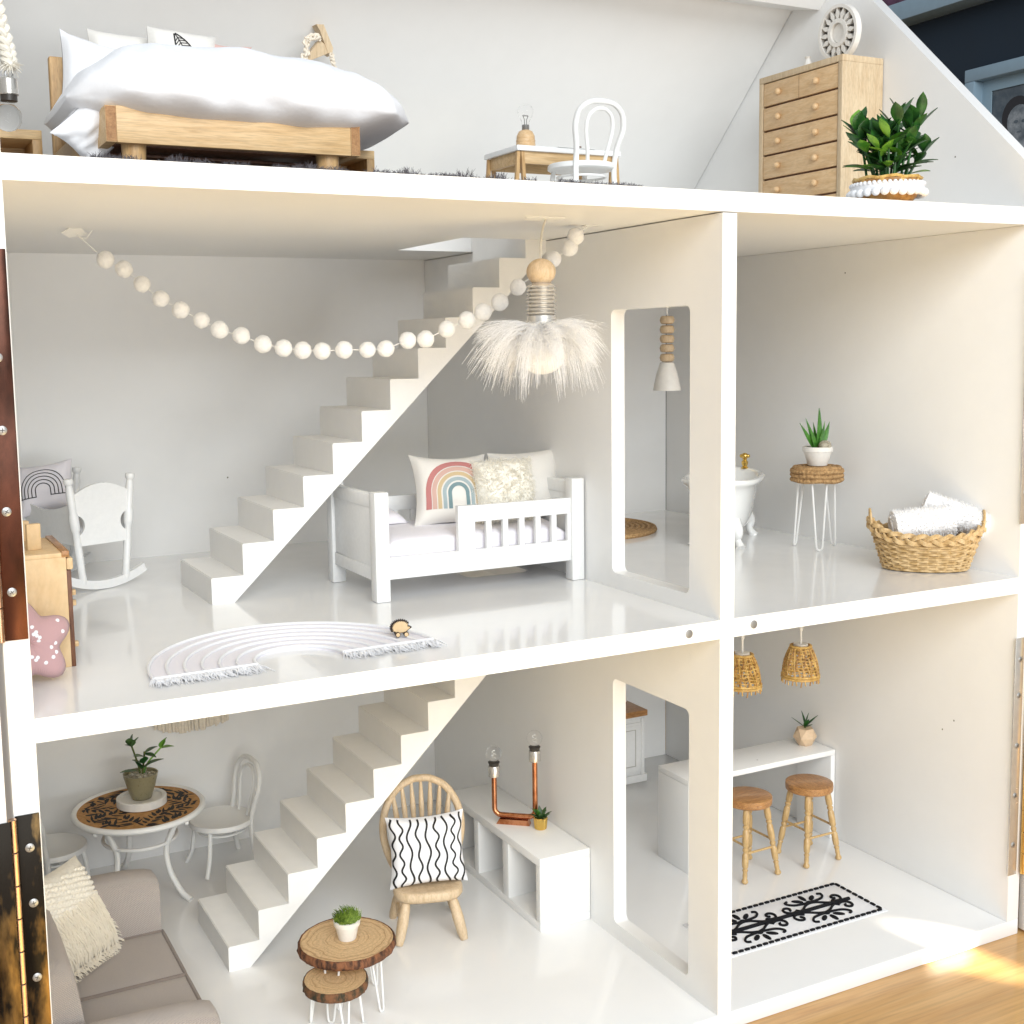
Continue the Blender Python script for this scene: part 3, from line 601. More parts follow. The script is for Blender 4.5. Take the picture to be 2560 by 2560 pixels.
P('socket', M().lathe([(.46, -.38), (.46, -.72), (.4, -.75)], 20, (.02, 0, 0)), PLASTIC, t)
def bulb(mb, c, r, neck): 
    prof = [(neck, 0), (neck*1.05, r*.25)]+[(r*sin(radians(a)), r*.25+sqrt(max(0, r*r-neck*neck))-r*cos(radians(180-a))*-1 if False else r*.25+sqrt(max(0, r*r-neck*neck*1.1))+r*cos(radians(a))*-1) for a in range(int(math.degrees(math.asin(min(.99, neck*1.05/r))))+8, 180, 12)]+[(0.002, r*.25+sqrt(max(0, r*r-neck*neck*1.1))+r)]
    return prof
mb = M(); mb.lathe([(rr, -.75-z) for rr, z in bulb(None, 0, .78, .4)], 24, (-.1, 0, 0), (False, False)); P('glass_globe', mb, GLASS, t)
# ---- macrame hook hanging on the roof slope
t = thing('wall_hook', 'triangular wooden wall hanger with a knotted cream rope on the roof slope', 'wall hanger', (-14.75, 29.0, 65.75), (0.0, 0, 0.12))
mb = M(); mb.prism([(-.35, 1.45), (.25, 1.5), (.98, -.1), (.85, -.62), (.55, -.5), (-.05, 1.0)], -.25, .5, 'y'); P('upright', mb, BEECHX, t, smooth=False)
mb = M(); mb.prism([(.8, -.2), (.5, -.55), (-1.15, -1.3), (-1.1, -.85), (-.1, .35)], -.2, .45, 'y'); P('bracket', mb, BEECHX, t, smooth=False)
for q in braid([(-.1, -.35, .45), (-.7, -.4, .55), (-1.35, -.45, .1), (-1.3, -.5, -.75), (-1.75, -.45, -1.35), (-2.0, -.4, -2.2)], .13, .2, 2.6): P('rope_strand', M().tube([p+Vector((rnd.uniform(-.05, .05), 0, rnd.uniform(-.05, .05))) for p in q[::2]], .11, 6), MACR, t)
for q in braid([(.75, -.3, -.5), (.95, -.3, -1.3), (1.05, -.3, -2.6)], .13, .16, 2.0): P('rope_strand', M().tube([p+Vector((rnd.uniform(-.05, .05), 0, rnd.uniform(-.05, .05))) for p in q[::2]], .10, 6), MACR, t)
# ---- desk
t = thing('desk', 'small trestle desk with a white top and pale wooden legs', 'desk', (-3.4, 19.4, F2))
DW, DD, DH = 8.9, 5.3, 5.37
P('desk_top', M().box((0, 0, DH-.37), (DW, DD, DH), .03), WGLOSS, t)
for y in (.3, DD-.55): P('apron', M().box((.5, y, DH-1.25), (DW-.5, y+.25, DH-.373), .02), PINE, t)
for x in (.25, DW-.55): P('rail', M().box((x, .553, DH-1.25), (x+.3, DD-.553, DH-.373), .02), PINE, t)
for x in (.28, DW-.52):
    for y in (.2, DD-.5):
        for s in (-1, 1):
            mb = M(); mb.prism([(x-.12+.14*s-.15, 0), (x-.12+.14*s+.5*s-.15 if False else x+.12+s*.42, 0), (x+.24+s*.1, DH-.38), (x+s*.1, DH-.38)], y-.03, y+.3, 'y') if False else None
            q = M(); q.tube([(x+.12+s*.48, y+.15, 0), (x+.12+s*.16, y+.15, DH-.4)], .19, 4); P('leg', q, PINEZ, t, smooth=False)
o = P('paper_sheet', M().box((3.4, -.1, DH+.01), (6.6, 2.2, DH+.05)), PAPER); o.location = (-3.4, 19.4, F2); tag(o, 'white paper sheet lying on the white desk top', 'paper')
o = P('pen', M().lathe_axis([(.02, 0), (.06, .1), (.06, 1)], (4.9, .1, DH+.14), (5.5, .2, DH+.16), 8), DARKW); o.location = (-3.4, 19.4, F2); tag(o, 'tiny dark pen lying on the paper sheet on the desk', 'pen')
t = thing('bulb_lamp', 'light bulb lamp on a round wooden bead base on the desk', 'lamp', (-2.1, 20.5, F2+DH+.005))
P('base', M().lathe([(.62, 0), (.70, .08), (.72, .25), (.68, .34), (.70, .38), (.72, .5), (.66, .62), (.68, .66), (.66, .85), (.5, 1.15), (.3, 1.26)], 26), BEECH, t)
P('screw_cap', M().lathe([(.27, 1.27)]+[(.29 if k % 2 else .25, 1.3+k*.045) for k in range(7)]+[(.28, 1.62)], 20), STEEL, t)
mb = M(); mb.lathe([(.27, 1.62), (.28, 1.8), (.36, 2.02), (.50, 2.25), (.58, 2.5), (.56, 2.72), (.46, 2.92), (.28, 3.05), (.003, 3.1)], 26, cap=(False, False)); P('glass_bulb', mb, GLASS, t)
for s in (-1, 1): P('filament_post', M().tube([(s*.08, 0, 1.6), (s*.09, 0, 2.05), (s*.2, 0, 2.3)], .02, 5), PLASTIC, t)
P('filament', M().tube([(-.2+.4*k/16, .03*(-1)**k, 2.3+.05*sin(k*1.6)) for k in range(17)], .018, 5), PLASTIC, t)
# ---- bentwood chairs
def bentwood(label, loc, rot, group):
    t = thing('bentwood_chair', label, 'chair', loc, rot, group)
    sh = 3.6
    P('seat', M().lathe([(0.01, sh-.05), (1.9, sh-.05), (2.05, sh+.0), (2.32, sh+.05), (2.40, sh-.05), (2.40, sh-.3), (2.28, sh-.38), (1.7, sh-.36), (.01, sh-.34)], 40), WMETAL, t)
    P('leg_ring', M().tube(arc((0, 0, 2.75), 1.72, 0, 360, 32, 'xy')[:-1], .09, 7, True), WMETAL, t)
    for s in (-1, 1):
        P('leg', M().tube(spline([(s*1.35, -1.5, sh-.3), (s*1.5, -1.62, 2.3), (s*1.62, -1.78, 1.0), (s*1.95, -2.15, 0.02)]), .17, 9), WMETAL, t)
    pts = [(-1.95, 2.1, .02), (-1.72, 1.75, 1.5), (-1.66, 1.62, 3.2), (-1.75, 1.85, 4.6), (-2.05, 2.15, 5.9), (-1.85, 2.35, 6.9), (-1.05, 2.5, 7.5), (0, 2.55, 7.62)]
    full = pts+[(-x, y, z) for x, y, z in pts[-2::-1]]
    P('back_frame', M().tube(spline(full), .20, 9), WMETAL, t)
    inn = [(-.72, 1.72, sh), (-.85, 1.9, 4.4), (-1.12, 2.12, 5.7), (-1.0, 2.28, 6.6), (-.5, 2.4, 7.05), (0, 2.43, 7.15)]
    P('back_hoop', M().tube(spline(inn+[(-x, y, z) for x, y, z in inn[-2::-1]]), .14, 8), WMETAL, t)
    return t
ch = bentwood('white bentwood chair with its back to us at the attic desk', (-.1, 16.0, F2), pi+.08, 'white bentwood chairs')
c_ = dup(ch, (-21.9, 39.3, 0.003), -1.42, 'white bentwood chair right of the round palm print table'); c_.scale = (1.13,)*3
c_ = dup(ch, (-35.5, 40.0, 0.003), pi/2+.5, 'white bentwood chair left of the round table, half hidden behind the brass hinge'); c_.scale = (1.13,)*3
# ---- chest of drawers
t = thing('chest_of_drawers', 'tall pale wood chest of drawers with round knobs under the roof slope', 'chest of drawers', (22.6, 14.3, F2))
CD, CW, CH = 4.25, 9.88, 13.0
for y in (0, CW-.45): P('side_panel', M().box((0, y, 0), (CD, y+.45, CH-.5), .03), BEECHX, t)
P('top', M().box((-.01, 0, CH-.497), (CD, CW, CH), .03), BEECHX, t)
P('plinth', M().box((0.02, .453, 0), (CD, CW-.453, .5)), BEECHX, t)
P('inner_case', M().box((.35, .46, .51), (CD-.05, CW-.46, CH-.51)), DARKW, t)
hz = (CH-.5-.55)/6
for k in range(6):
    z0 = .55+k*hz
    d = P('drawer', M().box((.06, .53, z0+.085), (.4, CW-.53, z0+hz-.085), .03), BEECH, t)
    if k == 5: 
        P('drawer_seam', M().box((.045, 5.0, z0+.08), (.07, 5.02, z0+hz-.07)), DARKW, t)
    for y in (2.9, CW-2.46): P('knob', M().ball((-.12, y, z0+hz/2), .27, (1, 1, 1), 14), BEECH, d)
# clock
t = thing('sunburst_clock', 'round white fretwork clock with a sunburst ring on the chest top', 'clock', (24.45, 16.7, F2+CH+2.26), (0, -.06, -.0))
R_ = 2.16
def ring(mb, ro, ri, x0, x1, n=48):
    mb.loops([[(x, r*cos(2*pi*k/n), r*sin(2*pi*k/n)) for k in range(n)] for x, r in ((x0, ri), (x0, ro), (x1, ro), (x1, ri), (x0, ri))], True, (False, False))
mb = M(); ring(mb, R_, R_*.88, -.25, .28); P('outer_ring', mb, CLAY, t)
mb = M(); ring(mb, R_*.5, R_*.35, -.25, .28); P('inner_ring', mb, CLAY, t)
P('backing', M().lathe_axis([(R_*.9, 0), (R_*.9, 1)], (.18, 0, 0), (.27, 0, 0), 40), ramp_mat('driftwood_back', (.07, .062, .055), (.13, .115, .10), (2, 2, 2)), t)
P('dial', M().lathe_axis([(R_*.335, 0), (R_*.335, 1)], (.0, 0, 0), (.17, 0, 0), 30), CLAY, t)
for k in range(16):
    a = 2*pi*k/16; mb = M()
    q = [(R_*.49, a-.05), (R_*.66, a-.135), (R_*.885, a), (R_*.66, a+.135), (R_*.49, a+.05)]
    mb.prism([(r*cos(b), r*sin(b)) for r, b in q], -.2, .1, 'x'); P('ray', mb, CLAY, t, smooth=False)
o = P('vase', M().lathe([(.3, 0), (.38, .1), (.36, .5), (.22, .85), (.18, .98), (.27, 1.12), (.24, 1.13), (.14, 1.0)], 24), CLAY); o.location = (24.4, 20.25, F2+CH+.005); tag(o, 'tiny white ceramic bottle vase on the chest top', 'vase')
# leafy plant in a trimmed basket
t = thing('potted_plant', 'bushy dark green plant in a basket with white pompom trim', 'plant', (14.95, 1.7, F2), 0, None, .83)
P('basket', M().lathe([(1.9, 0.01), (2.25, .4), (2.55, 1.1), (2.6, 1.75), (2.45, 1.8), (2.4, 1.2), (1.8, .3)], 32), CANED, t)
for k in range(10):
    a = 2*pi*k/10; P('basket_stake', M().obox((2.56*cos(a), 2.56*sin(a), 1.45), (.08, .35, .75), Matrix.Rotation(a, 3, 'Z')), CANE, t)
P('basket_rim', M().tube([(2.62*cos(a*.2618), 2.62*sin(a*.2618), 1.85+.08*sin(a*2.1)) for a in range(24)], .13, 6, True), CANE, t)
P('trim_band', M().lathe([(2.66, .62), (2.82, .66), (2.88, 1.05), (2.82, 1.38), (2.66, 1.42)], 40), COTTON, t)
for k in range(44):
    a = 2*pi*k/44; P('trim_bead', M().ball((2.80*cos(a), 2.80*sin(a), 1.4), .17, (1, 1, 1), 8), COTTON, t)
for k in range(26):
    a = 2*pi*k/26; P('pompom', M().ball((2.86*cos(a), 2.86*sin(a), .70+rnd.uniform(-.05, .05)), .31, (1.1, 1.1, 1.05), 12), COTTON, t)
P('soil', M().lathe([(0.01, 1.45), (2.38, 1.4)], 24, cap=(True, False)), SOIL, t)
for k in range(20):
    a = 2*pi*k/20*3+rnd.uniform(-.2, .2); rr = rnd.uniform(.3, 1.6); hgt = rnd.uniform(3.6, 7.0); out = rnd.uniform(.6, 2.6)*(1.25-.09*hgt)
    p0 = Vector((rr*cos(a), rr*sin(a), 1.4)); p2 = Vector(((rr+out)*cos(a), (rr+out)*sin(a), hgt)); p1 = (p0+p2)/2+Vector((0, 0, .3))
    sp = spline([p0, p1, p2], 5); sm = P('stem', M().tube(sp, [.13-.005*i for i in range(len(sp))], 6), LEAF1, t)
    for j in range(8):
        s = .35+.65*j/7; p = sp[min(len(sp)-1, int(s*(len(sp)-1)))]; b = a+j*2.4; el = .25+.9*(j/7)
        mb = M(); leaf(mb, p, (cos(b)*cos(el), sin(b)*cos(el), sin(el)), rnd.uniform(1.7, 2.5), rnd.uniform(.75, 1.1), droop=.25, shape=1.05)
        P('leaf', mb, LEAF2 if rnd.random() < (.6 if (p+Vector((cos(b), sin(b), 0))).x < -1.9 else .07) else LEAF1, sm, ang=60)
# ================================================================== middle floor, left room
# ---- pompom garland
GP = [(-32.26, 21.89, 49.33), (-31.21, 21.47, 48.71), (-30.2, 21.06, 47.76), (-29.15, 20.63, 46.8), (-27.99, 20.17, 46.07), (-26.8, 19.68, 45.4), (-25.75, 19.26, 44.77), (-24.47, 18.74, 44.37), (-23.19, 18.22, 43.8), (-21.96, 17.73, 43.51), (-20.82, 17.26, 43.35), (-19.64, 16.78, 43.29), (-18.32, 16.25, 43.34), (-16.9, 15.68, 43.32), (-15.77, 15.22, 43.37), (-14.43, 14.68, 43.9), (-13.33, 14.23, 43.95), (-12.02, 13.7, 44.59), (-10.77, 13.19, 45.16), (-9.78, 12.79, 45.67), (-8.73, 12.37, 46.32), (-7.6, 11.91, 47.28), (-6.44, 11.44, 48.2), (-5.38, 11.01, 49.09), (-4.36, 10.6, 49.8), (-3.99, 10.45, 50.55)]
t = thing('pompom_garland', 'string of white felt pompoms draped from the middle room ceiling', 'garland', (0, 0, 0))
P('string', M().tube([(-34.13, 22.65, 51.2)]+GP+[(-3.2, 10.13, 51.25)], .035, 5), WMETAL, t)
P('string_tail', M().tube([(-33.6, 22.4, 50.72), (-33.3, 22.2, 50.7), (-32.95, 22.1, 51.2)], .03, 5), WMETAL, t)
bme = None
for i, p in enumerate(GP):
    if bme is None:
        mb = M(); q = bmesh.ops.create_icosphere(mb.bm, subdivisions=4, radius=.56)
        for v in mb.bm.verts: v.co *= 1+noise.noise(v.co*3.5)*.05+noise.noise(v.co*14)*.03
        b0 = P('pompom', mb, FELT, t, ang=180); bme = b0.data; b0.location = p; continue
    b = bpy.data.objects.new('pompom', bme); C.objects.link(b); b.parent = t; b.location = p; b.rotation_euler = (i*1.3, i*2.1, i*.7); s = rnd.uniform(.94, 1.05); b.scale = (s, s, s)
mb = M(); mb.prism([(-.75, -.1), (-.2, .55), (.95, .35), (.5, -.45), (-.3, -.6)], -.06, -.01, 'z'); o = P('tape', mb, PAPER, t, smooth=False); o.location = (-34.1, 22.4, ZT-.22); o.rotation_euler = (-.45, -.1, 0)
mb = M(); mb.prism([(-.6, -.3), (.5, -.4), (.7, .3), (-.5, .4)], -.06, -.01, 'z'); o = P('tape', mb, PAPER, t, smooth=False); o.location = (-3.0, 10.1, ZT)
# ---- feather pendant
t = thing('feather_pendant_lamp', 'pendant lamp with a white feather skirt and coiled metal neck', 'lamp', (-8.62, 7, 51.28))
P('ceiling_tape', M().prism([(-1.5, -.9), (-.6, .8), (1.5, 1.0), (1.2, -1.0)], -.08, -.01, 'z'), PAPER, t, smooth=False)
P('cord', M().tube(spline([(.4, 0, -.05), (.2, 0, -.5), (0, 0, -1.5), (0, 0, -2.9)]), .07, 8), CORDM, t)
P('wooden_bead', M().ball((0, 0, -3.3), .92, (1, 1, .9), 26), ASH, t)
prof = [(.6, -3.95), (.72, -4.05)]
for k in range(8): prof += [(.76, -4.1-k*.235), (.90, -4.15-k*.235), (.94, -4.215-k*.235), (.90, -4.28-k*.235), (.76, -4.33-k*.235)]
P('coil_neck', M().lathe(prof+[(.78, -6.0)], 32), CHROME, t)
P('collar', M().lathe([(.8, -5.98), (.93, -6.0), (.95, -6.55), (.9, -6.6)], 32), CHROME, t)
P('glass_globe', M().ball((0, 0, -8.05), 1.62, (1, 1, 1), 32), mat('opal_globe', (.86, .85, .84), rough=.35, var=.02), t)
st = []
CL = [(rnd.uniform(0, 2*pi), rnd.uniform(2.6, 5.0), rnd.uniform(-.1, .8), rnd.uniform(.6, 2.4), rnd.uniform(-.5, .5), rnd.random() < .22) for k in range(95)]
for k in range(2300):
    ca, cl, lift, dr, tw, big = rnd.choice(CL); a = ca+rnd.gauss(0, .10)
    L0 = cl*rnd.uniform(.72, 1.05)*(1.15 if big else 1); dr *= rnd.uniform(.85, 1.2)
    r0 = rnd.uniform(.5, 1.0); z0 = -6.5-rnd.random()*.9; pts = []
    for j in range(6):
        s = j/5; rr = r0+L0*(s*.95-.12*s*s*dr); z = z0+lift*L0*.42*s-dr*s*s*1.15-(1.1 if big else 0)*s**3
        aa = a+(ca-a)*s*s*.55+tw*s*.6; pts.append((rr*cos(aa), rr*sin(aa), z+rnd.uniform(-.05, .05)))
    st.append((pts, .014 if not big else .020))
    # fine barbs on a part of the plumes
    if k % 3 == 0:
        for j in range(1, 5):
            p = Vector(pts[j]); 
            for s in (-1, 1):
                ba = a+s*.8; e = p+Vector((cos(ba)*.45, sin(ba)*.45, -.12+rnd.uniform(-.15, .1))); st.append(([p, (p+e)/2+Vector((0, 0, .04)), e], .009))
for k in range(260):
    a = rnd.uniform(0, 2*pi); r0 = rnd.uniform(.9, 2.3); L0 = rnd.uniform(1.5, 3.6); st.append(([(r0*cos(a)*(.5+.5*j/5), r0*sin(a)*(.5+.5*j/5), -6.9-L0*(j/5)**1.4) for j in range(6)], .016))
for k in range(800):
    a = rnd.uniform(0, 2*pi); L0 = rnd.uniform(1.0, 2.2); el = rnd.uniform(-.6, .5); pts = []
    for j in range(4):
        s = j/3; rr = .8+L0*cos(el)*s; pts.append((rr*cos(a+s*.2), rr*sin(a+s*.2), -6.7+L0*sin(el)*s-.5*s*s))
    st.append((pts, .02))
strand_mesh('feather_skirt', st, FEATHH, t)
# ---- cradle
ang = .36; ax = Vector((cos(ang), sin(ang), 0)); ay = Vector((-sin(ang), cos(ang), 0))
t = thing('rocking_cradle', 'white wooden rocking cradle with arched end boards and knobbed posts', 'cradle', (-31.75, 31.4, F1+.02), ang)
for i, y in enumerate((0, 7.6)):
    mb = M(); w0, w1 = 1.62, 2.0; sl = lambda z: 1.72+.78*(z-.55)/7.75
    pts = [(-sl(3.35), 3.35), (sl(3.35), 3.35)]
    hole = [(sl(4.85)+.72*cos(radians(a)), 4.85+.75*sin(radians(a))) for a in range(266, 93, -16)]
    pts += hole+[(sl(7.0), 7.0)]
    top = [(sl(7.0)*(1-2*k/12), 7.0+.8*sin(pi*k/12)) for k in range(1, 12)]
    pts += top+[(-x, z) for x, z in hole+[(sl(7.0), 7.0)]][::-1]
    P('end_board', mb.prism(pts, y-.14, y+.14, 'y'), WGLOSS, t, ang=30)
    for s in (-1, 1):
        p0, p1 = Vector((s*1.72, y, .55)), Vector((s*2.5, y, 8.3))
        P('post', M().lathe_axis([(.27, 0), (.3, .05), (.27, .1), (.29, .3), (.26, .5), (.34, .52), (.36, .56), (.36, .62), (.33, .65), (.27, .67), (.30, .86), (.24, .92), (.22, .935), (.34, .955), (.36, .975), (.32, .995), (.1, 1.0)], p0, p1, 16), WGLOSS, t)
    pts = [(2.95*sin(radians(a))*1.05, 6.4-6.4*cos(radians(a))) for a in range(-26, 27, 4)]
    pts = [(3.3*k/8, .02+.12*(k/8)**2*8*.85) for k in range(-8, 9)]
    P('rocker', M().prism(pts+[(3.42, .95), (3.3, 1.12)]+[(x*.97, z+.62) for x, z in pts[::-1]]+[(-3.3, 1.12), (-3.42, .95)], y-.22, y+.22, 'y'), WGLOSS, t, ang=50)
for s in (-1, 1):
    mb = M(); mb.loops([[(s*(1.75+.16*dx), y_, 3.35), (s*(2.2+.16*dx), y_, 6.4-.6*sin(pi*(y_-.2)/7.2)), (s*(2.35+.16*dx), y_, 6.4-.6*sin(pi*(y_-.2)/7.2)), (s*(1.95+.16*dx), y_, 3.35)] for dx in (0,) for y_ in [.2+7.2*k/10 for k in range(11)]])
    P('side_board', mb, WGLOSS, t, ang=40)
P('mattress', M().box((-1.6, .2, 3.4), (1.6, 7.4, 4.6), .3), COTTON, t)
th, f = pillow('pale pillow printed with a black line rainbow in the white cradle', (-34.75, 36.2, 31.4), (-.35, -.15, -.35), 4.3, 4.0, 1.7, MAUVEW, .1, 9)
mb = M()
for k in range(5):
    R_ = .13+k*.068
    pts = [(.5+R_, .3), (.5+R_, .36)]+[(.5+R_*cos(radians(a)), .42+R_*sin(radians(a))) for a in range(0, 181, 10)]+[(.5-R_, .36), (.5-R_, .3)]
    ribbon(mb, f, pts, .017)
for s in (-1, 1): ribbon(mb, f, [(.5+s*(.12+.3*q/6), .3) for q in range(7)], .017)
P('printed_rainbow', mb, BLACK, th, kind='stuff')
# ---- wooden toy kitchen and pink star cushion
t = thing('toy_kitchen', 'pale plywood toy kitchen cabinet by the left hinge', 'toy kitchen', (XL+.05, 9.2, F1))
KW, KD, KH = 3.05, 6.4, 6.15
P('side_panel', M().box((0, 0, 0), (KW, .3, KH), .02), PLY, t); P('side_panel', M().box((0, KD-.3, 0), (KW, KD, KH), .02), PLY, t)
P('worktop', M().box((0, .003, KH+.002), (KW-.1, KD, KH+.25), .02), PLY, t)
P('front_ledge', M().box((KW-.22, -.05, KH+.003), (KW+.18, KD+.05, KH+.35), .03), SEATW, t)
P('front_panel', M().box((KW+.003, .02, .0), (KW+.24, KD-.02, KH-.75), .03), DARKW, t)
P('shelf_trim', M().box((KW+.003, -.04, KH-.72), (KW+.36, KD+.04, KH-.05), .1), PLY, t)
for y, z in ((.5, 3.3), (.45, 3.9), (.4, 1.0), (3.4, 3.6)): P('hook', M().box((KW+.245, y, z), (KW+.5, y+.3, z+.32), .06), PINE, t)
def zblock(label, loc, size):
    o = P('wooden_block', M().box((-size[0]/2, -size[1]/2, 0), (size[0]/2, size[1]/2, size[2]), .03), PLY); o.location = loc; o.rotation_euler = (0, 0, .15); tag(o, label, 'toy block', 'wooden blocks on the toy kitchen')
zblock('wooden block on the toy kitchen, nearer to the front and to the right', (-38.85, 11.2, F1+KH+.255), (.75, .35, 1.45))
zblock('wooden block on the toy kitchen, farther back beside the copper hinge', (-39.05, 14.6, F1+KH+.255), (.7, .5, 1.2))
t = thing('star_cushion', 'dusty pink star cushion with white dots leaning on the toy kitchen', 'cushion', (-39.95, 6.75, F1+2.1), (-.28, -.1, .12))
def star(u, v, side):
    a = 2*pi*u; k = .5+.5*cos(5*(a-pi/2)); R_ = (1.62+.78*k**.9)*v
    edge = max(0, 1-v**3.0); return Vector((R_*cos(a), side*.85*edge**.6*(1-.12*k), R_*sin(a)))
mb = M(); mb.grid(lambda u, v: star(u, max(v, .001), -1), 60, 10, True); mb.grid(lambda u, v: star(u, max(v, .001), 1), 60, 10, True); bmesh.ops.remove_doubles(mb.bm, verts=mb.bm.verts[:], dist=.01)
P('cover', mb, PINKF, t, ang=100)
for k in range(30):
    u, v = (k*.381966) % 1, .2+.68*((k*.7548) % 1); p = star(u, v, -1)
    P('dot', M().ball(p+Vector((0, -.005, 0)), .095, (1.1, .3, 1.1), 8), COTTON, t)
# ---- toddler bed
BX, BY = -16.62, 15.85
t = thing('toddler_bed', 'white wooden toddler bed with slatted guard rail beside the stairs', 'bed', (BX, BY, F1))
BL, BW_ = 16.5, 9.6
for x in (0, BL-1.05):
    for y in (0, BW_-1.05): P('post', M().box((x, y, .01), (x+1.05, y+1.05, 7.55), .1), WGLOSS, t)
for x, nm in ((.25, 'footboard'), (BL-.8, 'headboard')):
    P(nm, M().box((x, 1.052, 1.35), (x+.55, BW_-1.052, 7.3), .04), WGLOSS, t)
    P('panel_trim', M().box((x-.07, 1.053, 6.4), (x+.0, BW_-1.053, 7.25), .02), WGLOSS, t); P('panel_trim', M().box((x-.07, 1.053, 1.4), (x+.0, BW_-1.053, 2.3), .02), WGLOSS, t)
for y in (.2, BW_-.75): P('side_rail', M().box((1.053, y, 1.5), (BL-1.053, y+.55, 3.0), .05), WGLOSS, t)
g = P('guard_rail', M().box((6.35, .16, 4.98), (BL-1.055, .62, 6.15), .05), WGLOSS, t)
P('rail_post', M().box((6.3, .15, 2.7), (7.62, .65, 6.18), .05), WGLOSS, g)
for k in range(6): 
    x = 8.52+k*1.33
    if x < BL-1.2: P('slat', M().box((x, .2, 2.95), (x+.42, .58, 5.02), .04), WGLOSS, g)
g = P('back_rail', M().box((1.055, BW_-.7, 4.98), (BL-1.055, BW_-.3, 6.1), .05), WGLOSS, t)
for k in range(9): P('slat', M().box((2.2+k*1.45, BW_-.68, 2.95), (2.6+k*1.45, BW_-.32, 5.0), .04), WGLOSS, g)
def mattress(u, v):
    a = 2*pi*u; y = BW_/2+(BW_/2-.85)*max(-1, min(1, 1.18*cos(a))); z = 3.3+1.05*max(-1, min(1, 1.15*sin(a)))
    x = 1.1+(BL-2.2)*v; e = min(v, 1-v)*12; q = min(1, .45+e) if e < 1 else 1
    z = 3.3+(z-3.3)*q; return Vector((x, y, z+noise.noise(Vector((x*.5, y*.5, 2)))*.14+noise.noise(Vector((x*1.4, y*1.2, 9)))*.05))
mb = M(); mb.grid(mattress, 40, 50, True); bmesh.ops.holes_fill(mb.bm, edges=mb.bm.edges[:], sides=100); o = P('mattress', mb, MAUVEW, t, ang=60)
pillow('lilac white flat pillow lying at the foot of the toddler bed', (-13.2, 21.6, F1+4.35), (-1.3, 0, .25), 3.6, 3.2, 1.2, MAUVEW, .12, 21)
th, f = pillow('white pillow printed with a pastel rainbow on the toddler bed', (-8.85, 20.0, F1+4.1), (-.34, .03, -.16), 5.9, 5.5, 2.2, LINEN, .13, 12)
for k, (cn, wd) in enumerate((('coral', .105), ('peach', .085), ('mustard', .072), ('sky', .068), ('teal', .068))):
    R_ = .395-.07*k-(.0 if k else -.01); cx_ = .56
    pts = [(cx_-R_, .2+.05*q) for q in range(5)]+[(cx_+R_*cos(radians(a)), .42+R_*1.05*sin(radians(a))) for a in range(180, -1, -9)]+[(cx_+R_, .4-.05*q) for q in range(5)]
    mb = M(); ribbon(mb, f, pts, wd*.72, .03, 3); P('printed_band', mb, RB[cn], th)
# furry and plain pillows
th, f = pillow('ivory shaggy fur pillow in the middle of the toddler bed', (-5.0, 18.9, F1+4.1), (-.26, 0, -.12), 4.7, 4.9, 2.7, FUR, .03, 14)
st = []
for k in range(2600):
    u, v = rnd.random(), rnd.random(); sd_ = -1 if rnd.random() < .8 else 1; p = f(u, v, sd_)
    q = Vector((rnd.uniform(-.15, .15)+(u-.5)*.5+noise.noise(Vector((u*6, v*6, 1)))*.7, -.3*(1 if sd_ < 0 else -1), rnd.uniform(-.2, .15)+(v-.45)*.6+noise.noise(Vector((u*6, v*6, 8)))*.7)); q = q.normalized()*rnd.uniform(.2, .45)
    st.append(([p, p+q*.6, p+q+Vector((rnd.uniform(-.1, .1), 0, -.10))], .024))
strand_mesh('fur', st, FURH, th)
pillow('plain white pillow at the head end of the toddler bed', (-2.35, 20.2, F1+4.1), (-.22, -.02, -.1), 5.6, 5.3, 1.9, LINEN, .08, 15)
# ---- rainbow rug
t = thing('rainbow_rug', 'white half round rainbow rug with corded bands on the glossy floor', 'rug', (-26.05, 3.75, F1), .03)
nb = 6; ri, ro = 2.55, 8.15
def rp(r, a, z): return (r*cos(a), r*1.09*sin(a), z)
prev = None
for k in range(nb):
    r0 = ri+(ro-ri)*k/nb; r1 = r0+(ro-ri)/nb
    mb = M(); mb.grid(lambda u, v: Vector(rp(r0+(r1-r0)*v, pi*u, .13+.03*sin(pi*v)+.012*noise.noise(Vector((u*60, v*6, k))))), 64, 4)
    mb.loops([[rp(r, pi*j/64, z) for j in range(65)] for r, z in ((r0, .12), (r0, .005), (r1, .005), (r1, .12))], False); P('band', mb, MAUVEW, t)
for k in range(nb+1):
    r = ri+(ro-ri)*k/nb; P('cord', M().tube([rp(r, pi*j/60, .2) for j in range(61)], .095, 7), COTTON, t)
for s in (-1, 1): P('cord', M().tube([(s*(ri+(ro-ri)*q/8), -.02, .2) for q in range(9)], .11, 7), COTTON, t)
st = []
for k in range(420):
    s = rnd.choice((-1, 1)); x = s*rnd.uniform(ri-.1, ro+.1); y0 = -.05; L0 = rnd.uniform(.6, 1.5); z = rnd.uniform(.03, .2); a = rnd.uniform(-.5, .5)
    st.append(([(x, y0, .15), (x+a*.4, y0-L0*.5, z+.08), (x+a, y0-L0, max(.05, z-.05))], .06))
strand_mesh('fringe', st, COTTON, t, n=5)
